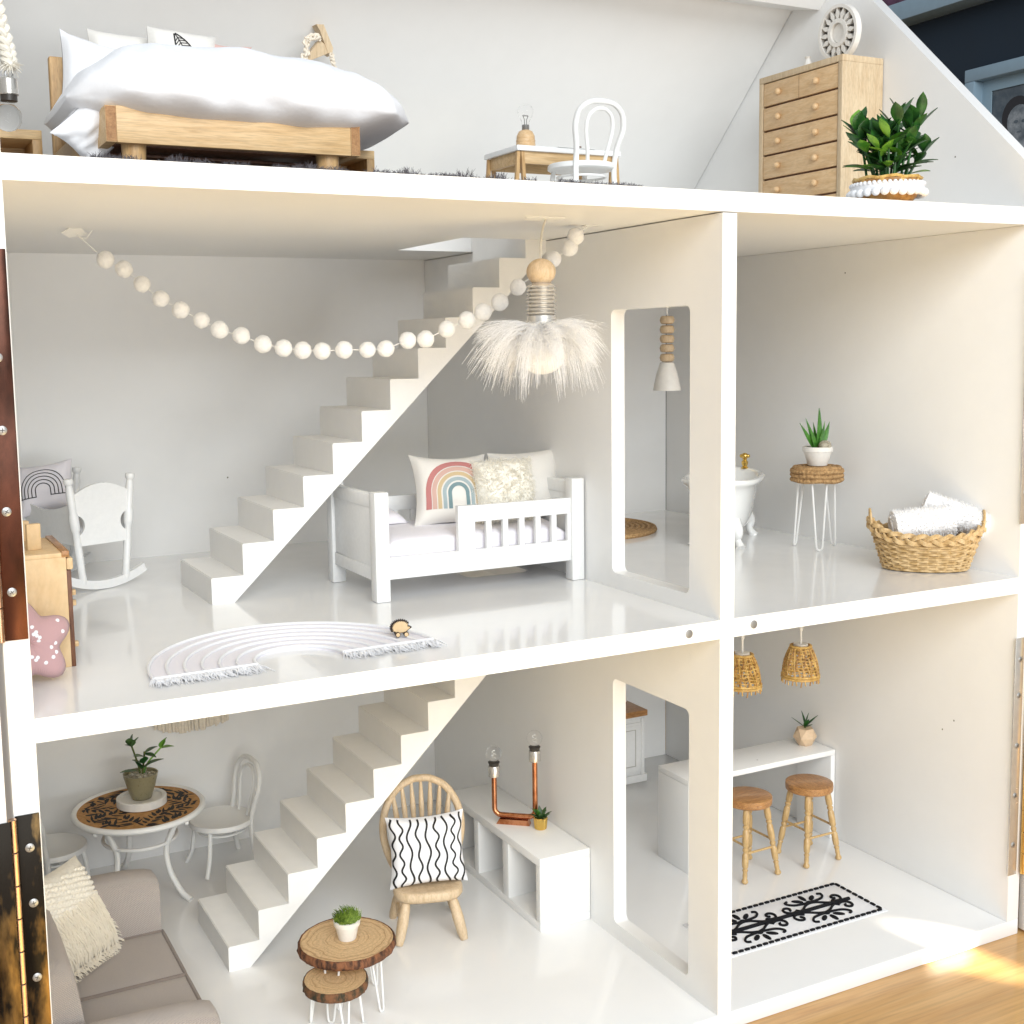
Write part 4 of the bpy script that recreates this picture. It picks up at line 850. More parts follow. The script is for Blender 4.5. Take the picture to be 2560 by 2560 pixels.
# ---- hedgehog toy
t = thing('toy_hedgehog', 'flat plywood hedgehog toy on wheels on the rainbow rug', 'toy', (-19.25, 5.6, F1+.22), -.25)
pts = []
for k in range(15):
    a = radians(215-k*12.5); 
    for j, rr in ((0, .98), (.5, 1.2)):
        aa = a-radians(12.5)*j*.9; pts.append((-.05+.52*rr*cos(aa), .55+.42*rr*sin(aa)))
pts += [(.42, .62), (.58, .58), (.62, .5), (.56, .45), (.42, .36), (.3, .22), (-.35, .2)]
CHAR = mat('charred_edge', (.025, .014, .010), rough=.7, var=.1)
P('body', M().prism(pts, -.12, .12, 'y'), CHAR, t, smooth=False)
P('face', M().prism([(.12+(x-.12)*.84, .47+(z-.47)*.84) for x, z in pts], -.135, -.122, 'y'), PLY, t, smooth=False)
P('nose', M().ball((.6, -.05, .52), .05), BLACK, t)
for x in (-.22, .28):
    for y in (-.27, .22):
        wl = P('wheel', M().lathe_axis([(.15, 0), (.15, 1)], (x, y-.08, .16), (x, y+.08, .16), 16), CHAR, t)
        P('hub', M().lathe_axis([(.12, 0), (.12, 1)], (x, y-.095, .16), (x, y-.08, .16), 14), PLY, wl)
# ================================================================== middle floor, bathroom
a0 = atan2(.68, .73)
t = thing('bathtub', 'white clawfoot bathtub with rolled rim partly behind the doorway wall', 'bathtub', (15.75, 21.2, F1), a0)
def tub(z, sx0, sx1, sy, n=40, dz=0.0, c=5.2):
    out = []
    for j in range(n):
        a = 2*pi*j/n; ca, sa = cos(a), sin(a); e = 2/2.7
        x = c+(sx1 if ca > 0 else sx0)*abs(ca)**e*(1 if ca > 0 else -1); y = sy*abs(sa)**e*(1 if sa > 0 else -1)
        out.append((x, y, z+dz*abs(ca)**3))
    return out
rings = [tub(1.35, 2.6, 2.6, 1.2), tub(1.25, 3.3, 3.4, 1.7), tub(1.5, 3.9, 4.1, 2.1), tub(2.5, 4.35, 4.5, 2.4), tub(4.0, 4.8, 4.8, 2.65), tub(5.0, 5.15, 5.05, 2.85), tub(5.25, 5.6, 5.4, 3.25, dz=.1), tub(5.45, 5.8, 5.5, 3.42, dz=.15), tub(5.72, 5.75, 5.45, 3.37, dz=.2), tub(5.8, 5.45, 5.2, 3.1, dz=.2), tub(5.6, 5.0, 4.9, 2.75, dz=.15), tub(4.0, 4.6, 4.6, 2.5), tub(2.3, 4.0, 4.1, 2.1), tub(1.8, 3.0, 3.0, 1.4)]
P('basin', M().loops(rings), PORC, t, ang=60, sub=1)
for x in (1.9, 8.6):
    for s in (-1, 1):
        p = [(x, s*1.3, 2.1), (x+(-.35 if x < 5 else .35), s*1.75, 1.35), (x+(-.2 if x < 5 else .2), s*1.75, .7), (x+(-.35 if x < 5 else .35), s*1.95, .25), (x+(-.45 if x < 5 else .45), s*2.05, .02)]
        sp = spline(p, 4); P('claw_foot', M().tube(sp, [.75-.45*min(1, i/8) if i < 10 else .30+.16*(i-10)/6 for i in range(len(sp))], 12), PORC, t, ang=70)
tp = P('tap', M().lathe([(.3, 5.85), (.32, 5.95), (.2, 6.05), (.28, 6.25), (.3, 6.45), (.18, 6.6), (.2, 6.75)], 18, (10.2, -1.1, 0)), GOLD, t)
P('tap_handle', M().ball((10.2, -1.1, 6.98), .32, (1, 1, .9), 14), GOLD, tp)
P('tap_handle', M().ball((10.2, -.83, 6.98), .2, (1, 1, .9), 12), GOLD, tp); P('tap_handle', M().ball((10.2, -1.37, 6.98), .2, (1, 1, .9), 12), GOLD, tp)
# jute mat
t = thing('jute_mat', 'round woven jute mat on the bathroom floor', 'mat', (12.65, 36.2, F1))
for k in range(13):
    r = .25+k*.5; P('rope_coil', M().tube(arc((0, 0, .2), r, 0, 360, max(10, 6*k+10), 'xy')[:-1], .27, 6, True), ROPE, t)
# bead pendant
t = thing('bead_pendant_lamp', 'pendant lamp of stacked wooden beads with white bell shade seen through the doorway', 'lamp', (17.3, 30, ZT))
P('cord', M().cyl((0, 0, 0), (0, 0, -5.4), .1, n=8), WMETAL, t)
for k in range(5):
    z = -5.83-k*.83; P('wooden_bead', M().lathe([(.42, z-.36), (.58, z-.28), (.66, z), (.58, z+.28), (.42, z+.36)], 22), ASH, t)
P('shade', M().lathe([(.5, -9.55), (.62, -9.6), (.95, -10.6), (1.25, -12.05), (1.2, -12.05), (.9, -10.6), (.55, -9.7)], 28, cap=(True, False)), CLAY, t)
# side table with rope top, pot, basket
t = thing('rope_side_table', 'small round rope wrapped side table on white hairpin legs', 'side table', (23.65, 17.6, F1))
P('core', M().lathe([(.01, 6.75), (1.9, 6.75), (1.9, 5.65), (.01, 5.65)], 30), ROPE, t)
for k in range(3):
    pts = []; n = 200
    P('rope_wrap', M().tube([((1.98+.03*sin(j*40*2*pi/n+k))*cos(2*pi*j/n), (1.98+.03*sin(j*40*2*pi/n+k))*sin(2*pi*j/n), 5.78+k*.36+.035*sin(j*5*2*pi/n+k*2)) for j in range(n)], .21, 7, True), ROPE, t)
for k in range(5): P('rope_coil', M().tube([((.25+k*.39+.03*sin(j*2.1))*cos(2*pi*j/48), (.25+k*.39+.03*sin(j*2.1))*sin(2*pi*j/48), 6.72) for j in range(48)], .21, 6, True), ROPE, t)
def hairpin(par, mt, r0, a, top, spread, foot, rad=.085, lean=.0):
    c, s = cos(a), sin(a); tx, ty = -s, c
    def p(r, w_, z): return (r*c+w_*tx, r*s+w_*ty, z)
    pts = [p(r0, -spread, top), p(r0+(foot-r0)*.9, -spread*.42, .45), p(foot, -spread*.3, .16), p(foot, 0, .085), p(foot, spread*.3, .16), p(r0+(foot-r0)*.9, spread*.42, .45), p(r0, spread, top)]
    P('hairpin_leg', M().tube([pts[0]]+spline(pts[1:6], 4)+[pts[6]], rad, 7), mt, par)
for a in (-2.15, -.05, 2.05): hairpin(t, WMETAL, 1.35, a, 5.7, .6, 1.85)
def pot(t, h_, r0, r1, mt, rim=.0, soil=GRIT, n=28):
    prof = [(r0*.96, .0), (r0, .05), (r1*.94, h_*.72), (r1*.95, h_*.74)]
    prof += [(r1+.03, h_*.75), (r1+.06, h_*.97), (r1, h_), (r1*.9, h_), (r1*.87, h_*.8)] if rim else [(r1, h_*.98), (r1*.97, h_), (r1*.9, h_*.98), (r1*.86, h_*.8)]
    P('pot', M().lathe(prof, n, cap=(True, False)), mt, t); P('soil', M().lathe([(.005, h_*.88), (r1*.55, h_*.9), (r1*.9, h_*.83)], 20, cap=(True, False)), soil, t)
t = thing('aloe_plant', 'spiky green aloe in a white pot on the rope side table', 'plant', (23.6, 17.5, F1+6.95), 0, None, .8)
pot(t, 1.95, 1.0, 1.5, CLAY, True)
for dx, dy, dz, L0, wv in ((-.85, 0, 1.1, 3.4, .62), (-.55, -.1, 1.2, 2.6, .6), (-.4, .3, 1.5, 3.3, .6), (.06, 0, 1.6, 4.1, .75), (.2, .2, 1.6, 4.1, .5), (.3, -.1, 1.5, 2.9, .5), (.62, 0, 1.3, 3.0, .75), (.05, .4, 1.5, 2.8, .5)):
    mb = M(); leaf(mb, (dx*.45, dy*.4, 1.6), (dx, dy, dz), L0, wv, upv=(0, -1, .3), droop=-.12, fold=.4, shape=.72); P('leaf', mb, LEAF3, t, ang=60)
P('pebble', M().ball((.1, -.95, 2.1), .68, (1, .9, .82), 18), STONE, t)
for k in range(26):
    a = rnd.uniform(0, 6.28); rr = rnd.uniform(.5, 1.25); P('gravel', M().ball((rr*cos(a), rr*sin(a), 1.72), rnd.uniform(.1, .17), (1, 1, .7), 7), GRIT, t)
# wicker basket with towels
ba = -.72
t = thing('wicker_basket', 'oval wicker basket holding white towels on the bathroom floor', 'basket', (23.75, 5.85, F1), ba)
def ov(s, a, z, extra=0): return ((3.0+1.0*s+extra)*cos(a), (1.75+.7*s+extra)*sin(a), z)
def rimz(a): return 2.55+.95*abs(cos(a))**4
NS = 30
for k in range(13):
    s = k/12; pts = []; n = 120
    for j in range(n):
        a = 2*pi*j/n; z = .18+(rimz(a)-.35)*s; pts.append(ov(s, a, z, .10*cos(NS/2*a+pi*k)))
    P('weaver', M().tube(pts, .105, 6, True), WICK, t)
for j in range(NS):
    a = 2*pi*(j+.5)/NS; P('stake', M().tube([ov(s/4, a, .1+(rimz(a)-.2)*s/4) for s in range(5)], .085, 6), WICK, t)
P('bottom', M().loops([[ov(0, 2*pi*j/40, z) for j in range(40)] for z in (.06, .2)]), WICK, t)
for ph in range(3):
    for off in (-.11, .0, .11):
        pts = []
        for j in range(144):
            a = 2*pi*j/144; w1 = 9*a+ph*2*pi/3; pts.append(ov(1.03, a, rimz(a)+.02+(.30*sin(w1))+off*.9, .16*sin(2*w1)+.05))
        P('rim_strand', M().tube(pts, .085, 6, True), WICK, t)
for s in (-1, 1):
    for r in (0, .16): P('handle', M().tube([(s*(3.95+.1*sin(q)), (.75+r)*cos(q), rimz(0)-.1+(.95+r)*sin(q)) for q in [pi*i/14 for i in range(15)]], .1, 6), WICK, t)
def towel(label, loc, rot, L0, R_):
    t = thing('rolled_towel', label, 'towel', loc, rot, 'white towels in the wicker basket')
    sec = []
    for j in range(44):
        a = 2*pi*j/44; sec.append(a)
    def f(u, v):
        x = -L0/2+L0*u; e = min(1, min(u, 1-u)*14+.55); r = R_*e*(1+.04*noise.noise(Vector((x, cos(2*pi*v)*2, sin(2*pi*v)*2)))); 
        return Vector((x, r*cos(2*pi*v), r*sin(2*pi*v)*.92))
    mb = M(); mb.grid(f, 26, 44); bmesh.ops.remove_doubles(mb.bm, verts=mb.bm.verts[:], dist=.004); bmesh.ops.holes_fill(mb.bm, edges=mb.bm.edges[:], sides=100); P('roll', mb, TOWEL, t, ang=60)
    for s in (-1, 1): P('roll_end', M().tube([(s*(L0/2-.02), (.12+R_*.5*q/26)*cos(q*.55), (.12+R_*.5*q/26)*sin(q*.55)) for q in range(27)], .11, 6), TOWEL, t)
    st = []
    for k in range(1300):
        u, v = rnd.random(), rnd.random(); p = f(u, v); nn = Vector((rnd.uniform(-.4, .4), cos(2*pi*v), sin(2*pi*v)))+Vector((rnd.uniform(-.5, .5), rnd.uniform(-.5, .5), rnd.uniform(-.5, .5))); nn = nn.normalized()*rnd.uniform(.1, .22)
        st.append(([p, p+nn*.6, p+nn], .035))
    strand_mesh('terry_loops', st, TERRYH, t)
towel('rolled white towel lying lower in the wicker basket', (23.35, 5.8, F1+3.55), (0, -.12, -.55), 4.6, 1.25)
towel('rolled white towel propped up at the right end of the basket', (25.9, 5.0, F1+4.05), (0, .30, -.95), 4.9, 1.1)
# ================================================================== ground floor, living room
# ---- wall hanging
t = thing('fringe_wall_hanging', 'cream fringed wall hanging high on the living room back wall', 'wall hanging', (-23.1, 43.4, 10.4))
P('rod', M().cyl((-3.6, -.15, 4.6), (3.6, -.15, 4.6), .18, n=12), BEECH, t)
for k in range(46):
    x = -3.1+6.2*k/45; zb = .35+.55*(abs(x)/3.1)**2+rnd.uniform(-.12, .12)
    P('tassel', M().tube([(x, -.2, 4.5), (x+rnd.uniform(-.05, .05), -.2, 2.5), (x+rnd.uniform(-.08, .08), -.2+rnd.uniform(-.1, .05), zb)], [.09, .085, .1], 6), MACR, t)
# ---- round table
t = thing('round_table', 'round white metal table with a palm leaf print top', 'table', (-29.0, 37.55, 0.003))
TH = 6.95
P('rim', M().tube(arc((0, 0, TH-.12), 5.0, 0, 360, 72, 'xy')[:-1], .24, 10, True), WMETAL, t, ang=180)
P('table_top', M().lathe([(.01, TH-.02), (4.95, TH-.02), (4.95, TH-.25), (.01, TH-.25)], 64), CORK, t)
# palm print: fans of tapered black leaf cuts
mb = M(); R0 = 4.72; bl = []
def blade(p, a, L0, wd):
    c, s = cos(a), sin(a); pts = [(0, -.25*wd), (L0*.35, -.5*wd), (L0, -.08*wd), (L0, .08*wd), (L0*.45, .42*wd), (0, .3*wd)]
    q = [(p[0]+x*c-y*s, p[1]+x*s+y*c) for x, y in pts]
    qc = (sum(v[0] for v in q)/6, sum(v[1] for v in q)/6)
    if all(hypot(*v) < R0 for v in q) and all(hypot(qc[0]-o[0], qc[1]-o[1]) > .29 for o in bl): bl.append(qc); mb.face([(x, y, TH) for x, y in q])
pr = random.Random(3)
for cx_, cy_, a_, n_, L_ in ((-3.8, -1.2, .3, 12, 3.4), (-.4, -4.2, .9, 13, 3.0), (3.7, -1.0, 2.2, 12, 2.8), (2.6, 3.0, -2.0, 12, 3.0), (-1.8, 3.2, -.8, 12, 2.9), (-2.5, -3.0, 2.4, 10, 2.2), (1.5, -2.2, .2, 11, 2.4), (4.2, 1.0, 2.9, 9, 2.2), (.6, 4.0, -2.8, 10, 2.4), (-4.0, 1.6, -.5, 9, 2.0), (-1.0, -3.4, 2.0, 9, 2.0), (3.4, -2.6, 1.2, 9, 2.2), (-4.2, .2, 1.0, 9, 2.2), (3.9, 2.0, -1.4, 8, 2.0), (1.6, 4.2, -.6, 8, 1.8), (-2.6, 3.8, -1.9, 8, 1.9), (-3.2, -2.6, .2, 8, 2.0), (1.2, -4.4, .5, 8, 2.0)):
    for j in range(n_):
        s = j/(n_-1); px_, py_ = cx_+cos(a_)*L_*s, cy_+sin(a_)*L_*s
        for sd_ in (-1, 1):
            blade((px_+cos(a_+sd_*pi/2)*.1, py_+sin(a_+sd_*pi/2)*.1), a_+sd_*(1.15-.5*s)+pr.uniform(-.1, .1), pr.uniform(.6, 1.35)*(1-.3*s), pr.uniform(.22, .44))
P('printed_palm', mb, BLACK, t, smooth=False, kind='stuff')
for a in (-.95, 3.78, 1.72):
    c, s = cos(a), sin(a); pts = [(3.7, TH-.3), (3.75, TH-.7), (3.2, 5.2), (2.75, 4.2), (2.7, 3.2), (3.1, 1.9), (4.1, .6), (5.0, .12)]
    P('leg', M().tube(spline([(r*c, r*s, z) for r, z in pts]), .24, 9), WMETAL, t)
    P('stud', M().ball((4.9*c, 4.9*s, TH-.5), .2, seg=10), WMETAL, t)
P('stretcher_ring', M().tube(arc((0, 0, 4.5), 2.9, 0, 360, 44, 'xy')[:-1], .15, 8, True), WMETAL, t)
t = thing('white_dish', 'round white rimmed dish on the palm print table', 'dish', (-28.65, 38.1, TH+.02))
P('plate', M().lathe([(1.9, 0), (1.98, .05), (1.98, .62), (1.9, .68), (1.62, .66), (1.6, .52), (.01, .5)], 44), CLAY, t)
t = thing('glass_pot_plant', 'leafy sprig plant in an olive glass pot on the white dish', 'plant', (-28.65, 38.05, TH+.535))
P('pot', M().lathe([(.72, 0), (.8, .06), (1.12, 1.0), (1.36, 1.95), (1.38, 2.1), (1.28, 2.1), (1.22, 1.8)], 30, cap=(True, False)), SMOKEG, t)
P('grit_bed', M().lathe([(.01, 1.95), (.8, 1.95), (1.26, 1.8)], 22, cap=(True, False)), GRIT, t)
for k in range(36):
    a = rnd.uniform(0, 6.28); rr = rnd.uniform(0, 1.1); P('gravel', M().ball((rr*cos(a), rr*sin(a), 1.98), rnd.uniform(.1, .2), (1, 1, .8), 7), GRIT, t)
def sprig(par, pts, r, mt=STEM): return P('stem', M().tube(spline(pts, 5), r, 6), mt, par)
def lf(par, base, d, L0, wv, mt, dr=.2, fold=.2):
    mb = M(); leaf(mb, base, d, L0, wv, droop=dr, fold=fold); P('leaf', mb, mt, par, ang=60)
s1 = sprig(t, [(0, 0, 1.9), (-.15, 0, 2.8), (-.62, -.1, 4.5)], .075)
for d in ((.1, 0, 1), (.35, -.3, .7), (-.5, 0, .3), (-.2, -.4, .8)): lf(s1, (-.62, -.1, 4.4), d, 1.15 if d[2] > .5 else .6, .85 if d[2] > .5 else .4, LEAF4)
s2 = sprig(t, [(.25, 0, 1.9), (.6, 0, 2.8), (1.75, -.1, 4.0)], .07, LEAF2)
for d in ((.5, 0, 1), (.2, -.4, 1), (1, 0, .1)): lf(s2, (1.72, -.1, 3.9), d, 1.05, .7, LEAF2)
s3 = sprig(t, [(.1, -.2, 1.9), (.2, -.3, 2.8), (.35, -.3, 3.9)], .08)
for d, L0 in (((1, 0, .5), .9), ((-1, -.2, .4), .7), ((.6, -.5, -.1), .8), ((-.6, -.4, .3), .7)): lf(s3, (.3, -.3, 3.75 if L0 > .75 else 3.5), d, L0*1.35, .75, LEAF1)
for d, b, L0 in (((-1, -.1, .25), (-.1, -.2, 2.3), 1.35), ((1, -.1, .35), (.3, -.2, 2.7), 1.35), ((.5, -.6, .6), (.2, -.4, 2.6), .95), ((-.5, -.3, .9), (.05, -.3, 2.5), .9), ((.1, -.5, .9), (.2, -.3, 2.9), .8), ((-.7, .1, .6), (.1, -.2, 2.8), .8)): lf(t, b, d, L0*1.2, .75, LEAF1 if L0 < 1.2 else LEAF4)
# ---- sofa
t = thing('sofa', 'taupe fabric two seat sofa at the left of the living room', 'sofa', (-40.3, 0, 0.003))
SH = 3.55
def softbox(a, b, r, sub=2):
    return M().box(a, b, r)
P('base', M().box((.9, 1.2, .9), (9.45, 24.4, 2.2), .15), SOFA, t)
for y0, y1, nm in ((1.9, 9.0, 0), (9.1, 15.5, 1), (15.6, 22.35, 2)):
    if nm == 0: continue
    def cush(u, v, y0=y0, y1=y1, top=1):
        x = 2.6+7.05*u; y = y0+(y1-y0)*v; e = (1-(2*u-1)**8)*(1-(2*v-1)**8); return Vector((x, y, 2.25+(SH-2.25-.12)*(1 if top else 0)+.14*e*top))
    mb = M(); mb.grid(lambda u, v: cush(u, v), 26, 26)
    q = [cush(k/26, 0) for k in range(26)]+[cush(1, k/26) for k in range(26)]+[cush(1-k/26, 1) for k in range(26)]+[cush(0, 1-k/26) for k in range(26)]
    mb.loops([q, [Vector((p.x, p.y, 2.21)) for p in q]], True, (False, True)); bmesh.ops.remove_doubles(mb.bm, verts=mb.bm.verts[:], dist=.004)
    s_ = P('seat_cushion', mb, SOFA, t, ang=50)
    for dz in (0, -1.15): P('piping', M().tube([p+Vector(((.02 if p.x > 9.6 else 0), 0, dz+.02)) for p in q[::2]], .135, 6, True), SOFAP, s_)
# arms and back with rounded tops
def arm(y0, y1, h0):
    sec = [(y0, .9), (y0, h0-.7), (y0+.1, h0-.25), (y0+.5, h0-.02), ((y0+y1)/2, h0+.05), (y1-.5, h0-.02), (y1-.1, h0-.25), (y1, h0-.7), (y1, .9)]
    def lean(x): return 0 if x < 8.6 else 0
    mb = M(); mb.loops([[(x, y_, z if z < 1 else z-dz) for y_, z in sec] for x, dz in ((.6, .0), (2, .0), (7.6, .12), (8.9, .3), (9.45, .5), (9.62, .8))]); return mb
P('arm', arm(22.4, 24.7, 7.75), SOFA, t, ang=50); P('arm', arm(6.7, 9.0, 5.75), SOFA, t, ang=50)
mb = M(); sec = [(.2, .9), (-.05, 5), (-.1, 8.6), (.15, 9.3), (.7, 9.6), (1.5, 9.55), (2.0, 9.1), (2.25, 8), (2.75, 3.4), (2.75, .9)]
mb.loops([[(x, y, z-(dz if z > 5 else 0)) for x, z in sec] for y, dz in ((9.05, 1.2), (9.3, .8), (10.5, .55), (14, .5), (18, .9), (21.5, 1.3), (22.3, 1.5))]); P('backrest', mb, SOFA, t, ang=60)
for y in (7.6, 23.4): P('foot', M().lathe([(.3, 0), (.45, .9)], 14, (8.6, y, 0)), DARKW, t)
# ---- fringed macrame cushion
th, f = pillow('cream macrame cushion with shaggy fringe leaning in the sofa corner', (-36.05, 19.55, SH+.05), (-.50, 0.06, pi/4+.02), 6.6, 6.7, 2.0, MACRW, .06, 31, name='cushion', cat='cushion')
st = []
for row in range(6):
    v0 = .58-.085*row
    for k in range(34):
        u = .06+.88*(k+rnd.uniform(-.3, .3))/33; L0 = .17+rnd.uniform(-.03, .05); pts = []
        for j in range(5):
            s = j/4; v = v0-L0*s; p = f(min(.98, max(.02, u+rnd.uniform(-.012, .012)+.012*sin(j+k))), max(.01, v), -1, .07+.22*s)
            if v < .02: p = p+Vector((0, -.1, (v-.02)*6.2))
            pts.append(p)
        st.append((pts, .07))
for k in range(90):
    u = rnd.uniform(.02, .98); p = f(u, .01, -1, .1); st.append(([p, p+Vector((rnd.uniform(-.2, .2), -.3, -.3)), p+Vector((rnd.uniform(-.4, .4), -.5, -.55))], .06))
for k in range(60):
    v = rnd.uniform(.02, .5); u = rnd.choice((.01, .99)); p = f(u, v, -1, .02); sg = 1 if u > .5 else -1; st.append(([p, p+Vector((sg*.2, -.1, -.2)), p+Vector((sg*.5, -.15, -.5))], .055))
strand_mesh('fringe', st, CORDH, th, n=5)
for k in range(120):
    u, v = .05+.9*((k*.61803) % 1), .56+.34*((k*.7548777) % 1); p = f(u, v, -1, .03); P('knot', M().ball(p, rnd.uniform(.12, .2), (1.15, .7, .85), 8), MACRW, th)
# ---- Windsor chair
t = thing('spindle_chair', 'pale wooden spindle back chair with a hooped back', 'chair', (-11.5, 20.15, 0.003), -.30)
pts = []
n = 36
def seatp(a, k=1.0):
    x = 2.55*abs(cos(a))**.62*(1 if cos(a) > 0 else -1); y = 2.25*abs(sin(a))**.62*(1 if sin(a) > 0 else -1); x *= 1+.05*(-y/2.25); return (x*k, y*k)
P('seat', M().loops([[(*seatp(2*pi*j/n, k), z) for j in range(n)] for k, z in ((.0+.02, 3.62), (.75, 3.66), (.94, 3.74), (1.0, 3.62), (1.0, 3.2), (.93, 2.95), (.5, 2.9))]), ASH, t, ang=60)
LG = []
for sx in (-1, 1):
    for sy in (-1, 1):
        p0, p1 = Vector((sx*1.7, sy*1.45, 3.0)), Vector((sx*2.42, sy*2.3, .02)); LG.append((p0, p1))
        P('leg', M().lathe_axis([(.25, 0), (.36, .15), (.42, .5), (.36, .85), (.27, 1)], p0, p1, 14), ASH, t)
turn = [(.13, 0), (.17, .12), (.21, .42), (.16, .46), (.24, .5), (.16, .54), (.21, .58), (.17, .88), (.13, 1)]
for sx in (-1, 1): P('stretcher', M().lathe_axis(turn, (sx*2.1, -1.9, 1.45), (sx*2.1, 1.9, 1.45), 10), ASH, t)
for y in (1.75,): P('stretcher', M().lathe_axis(turn, (-2.0, y, 1.7), (2.0, y, 1.7), 10), ASH, t)
hp = [(-1.9, 1.75, 3.6), (-2.65, 2.0, 5.2), (-3.0, 2.2, 6.9), (-2.75, 2.4, 8.6), (-1.9, 2.6, 10.0), (-.8, 2.7, 10.65), (0, 2.72, 10.75)]
hoop = spline(hp+[(-x, y, z) for x, y, z in hp[-2::-1]]); P('hoop', M().tube(hoop, .29, 10), ASH, t)
for k in range(7):
    x = -1.35+.45*k; tx = x*1.62; tz = 10.55-.62*abs(tx/2.3)**2.2*1.2; ty = 2.68-.2*(abs(tx)/2.3)**2
    P('spindle', M().lathe_axis([(.12, 0), (.16, .3), (.13, .5), (.22, .72), (.2, .8), (.13, .97), (.12, 1)], (x, 1.75, 3.6), (tx, ty, tz), 10), ASH, t)
th, f = pillow('white cushion printed with wavy black vertical lines on the spindle chair', (-11.55, 19.6, 3.62), (-.16, -.03, -.28), 5.9, 5.35, 2.2, COTTON, .10, 41, name='cushion', cat='cushion', n=30)
for k in range(9):
    u0 = .045+.113*k; fr = pr.choice((15, 20, 24, 27)); am = pr.uniform(.020, .031); ph = pr.uniform(0, 6)
    mb = M(); ribbon(mb, f, [(u0+am*sin(fr*q/90+ph)+.012*sin(q*.09+k), .985-.97*q/90) for q in range(91)], .026, .03, 2); P('printed_line', mb, BLACK, th)
# ---- cabinet
t = thing('cube_shelf', 'low white cube shelf unit against the partition wall', 'shelf unit', (-4.4, 15.5, 0.003))
SL, SD, SHH = 15.9, 4.36, 5.65
P('top', M().box((0, 0, 5.0), (SD, SL, SHH), .05), WHITE, t); P('bottom', M().box((0.004, .004, 0), (SD, SL-.004, .62), .03), WHITE, t)
for y in (0.003, 5.0, 10.15, SL-.65): P('upright', M().box((0.004, y, .623), (SD-.003, y+(.63 if y < 1 or y > 14 else .95 if y == 5.0 else .8), 4.998), .02), WHITE, t)
P('back_panel', M().box((SD-.3, .64, .625), (SD-.01, SL-.66, 4.995)), WHITE, t)
# ---- pipe lamp
t = thing('copper_pipe_lamp', 'copper pipe table lamp with two upright bulbs on the cube shelf', 'lamp', (-2.8, 22.5, 5.66), -.70)
P('base', M().prism([(-1.35, 0), (1.35, 0), (1.2, .42), (-1.1, .42)], -.35, .35, 'y'), COPPER, t)
pts = [(-1.55, 0, 3.8), (-1.55, 0, 1.55)]+arc((-1.0, 0, 1.2), .55, 180, 270, 5)+arc((1.2, 0, 1.2), .55, 270, 360, 5)+[(1.75, 0, 1.6), (1.75, 0, 5.25)]
P('pipe', M().tube(pts, .21, 14), COPPER, t, ang=60)
for x, z in ((-1.55, 3.75), (1.75, 5.2)):
    h = P('bulb_holder', M().lathe([(.3, 0), (.46, .06), (.46, .85), (.42, .92)], 22, (x, 0, z)), CHROME, t)
    P('socket', M().lathe([(.4, .93), (.4, 1.05), (.46, 1.15), (.47, 1.22), (.4, 1.24)], 22, (x, 0, z)), PLASTIC, h)
    mb = M(); mb.lathe([(rr, 1.25+zz) for rr, zz in bulb(None, 0, .62, .34)], 26, (x, 0, z), (False, False)); P('glass_bulb', mb, GLASS, h)
    P('filament', M().tube([(x+.16*sin(q*1.3), .1*cos(q*1.3), z+1.5+q*.06) for q in range(11)], .025, 5), WMETAL, h)
t = thing('gold_pot_succulent', 'small green succulent in a ribbed gold pot beside the copper lamp', 'plant', (-1.45, 20.55, 5.66))
P('pot', M().loops([[(r*(1+.05*cos(14*2*pi*j/56))*cos(2*pi*j/56), r*(1+.05*cos(14*2*pi*j/56))*sin(2*pi*j/56), z) for j in range(56)] for r, z in ((.4, 0), (.46, .05), (.5, .5), (.54, .9), (.5, .95), (.45, .85))]), GOLD, t)
for k in range(13):
    a = k*2.4; el = .35+.9*k/12; lf(t, (.12*cos(a), .12*sin(a), .8), (cos(a)*cos(el), sin(a)*cos(el), sin(el)), 1.0 if k > 4 else .8, .42, LEAF4 if k % 3 else LEAF3, .05, .35)
# ---- tree slice tables
def slice_table(label, loc, R_, H_, th_, bark, seed, legs, group):
    t = thing('tree_slice_table', label, 'table', loc, 0, group); n = 72
    def rad(a): return R_*(1+.05*noise.noise(Vector((cos(a)*1.2+seed, sin(a)*1.2, seed)))+.012*noise.noise(Vector((cos(a)*9, sin(a)*9, seed))))
    def rg(k, z, j=0): return [(rad(2*pi*i/n)*k*cos(2*pi*i/n)+j*noise.noise(Vector((i*.9, z*3, seed)))*.1, rad(2*pi*i/n)*k*sin(2*pi*i/n)+j*noise.noise(Vector((i*.9, z*3, 9+seed)))*.1, z) for i in range(n)]
    P('slice', M().loops([rg(.02, H_), rg(.5, H_), rg(.955, H_), rg(.955, H_-th_), rg(.02, H_-th_)]), SLICE, t, ang=40)
    P('bark', M().loops([rg(.957, H_-.03), rg(.975, H_+.03, .3), rg(1.0, H_-.05, .6), rg(1.02, H_-th_*.5, 1), rg(1.0, H_-th_+.05, 1), rg(.957, H_-th_-.01)], True, (False, False)), bark, t, ang=60)
    for a in legs: hairpin(t, WMETAL, R_*.7, a, H_-th_+.03, R_*.17, R_*.82, .075)
    return t
G_ = 'tree slice coffee tables'
slice_table('larger round tree slice coffee table with hairpin legs holding a grass pot', (-20.5, 13.1, .003), 3.2, 4.5, .62, BARK, 1, (-.95, .45, 2.2, 3.9), G_)
slice_table('smaller dark barked tree slice table in front of the larger one', (-22.15, 10.95, .003), 2.08, 3.2, .62, BARKD, 5, (-.35, 1.1, 2.5, -1.55), G_)
t = thing('grass_pot', 'little white pot of bright green grass on the tree slice table', 'plant', (-20.45, 13.15, 4.52))
pot(t, 1.3, .6, .84, CLAY, True, SOIL)
st = []
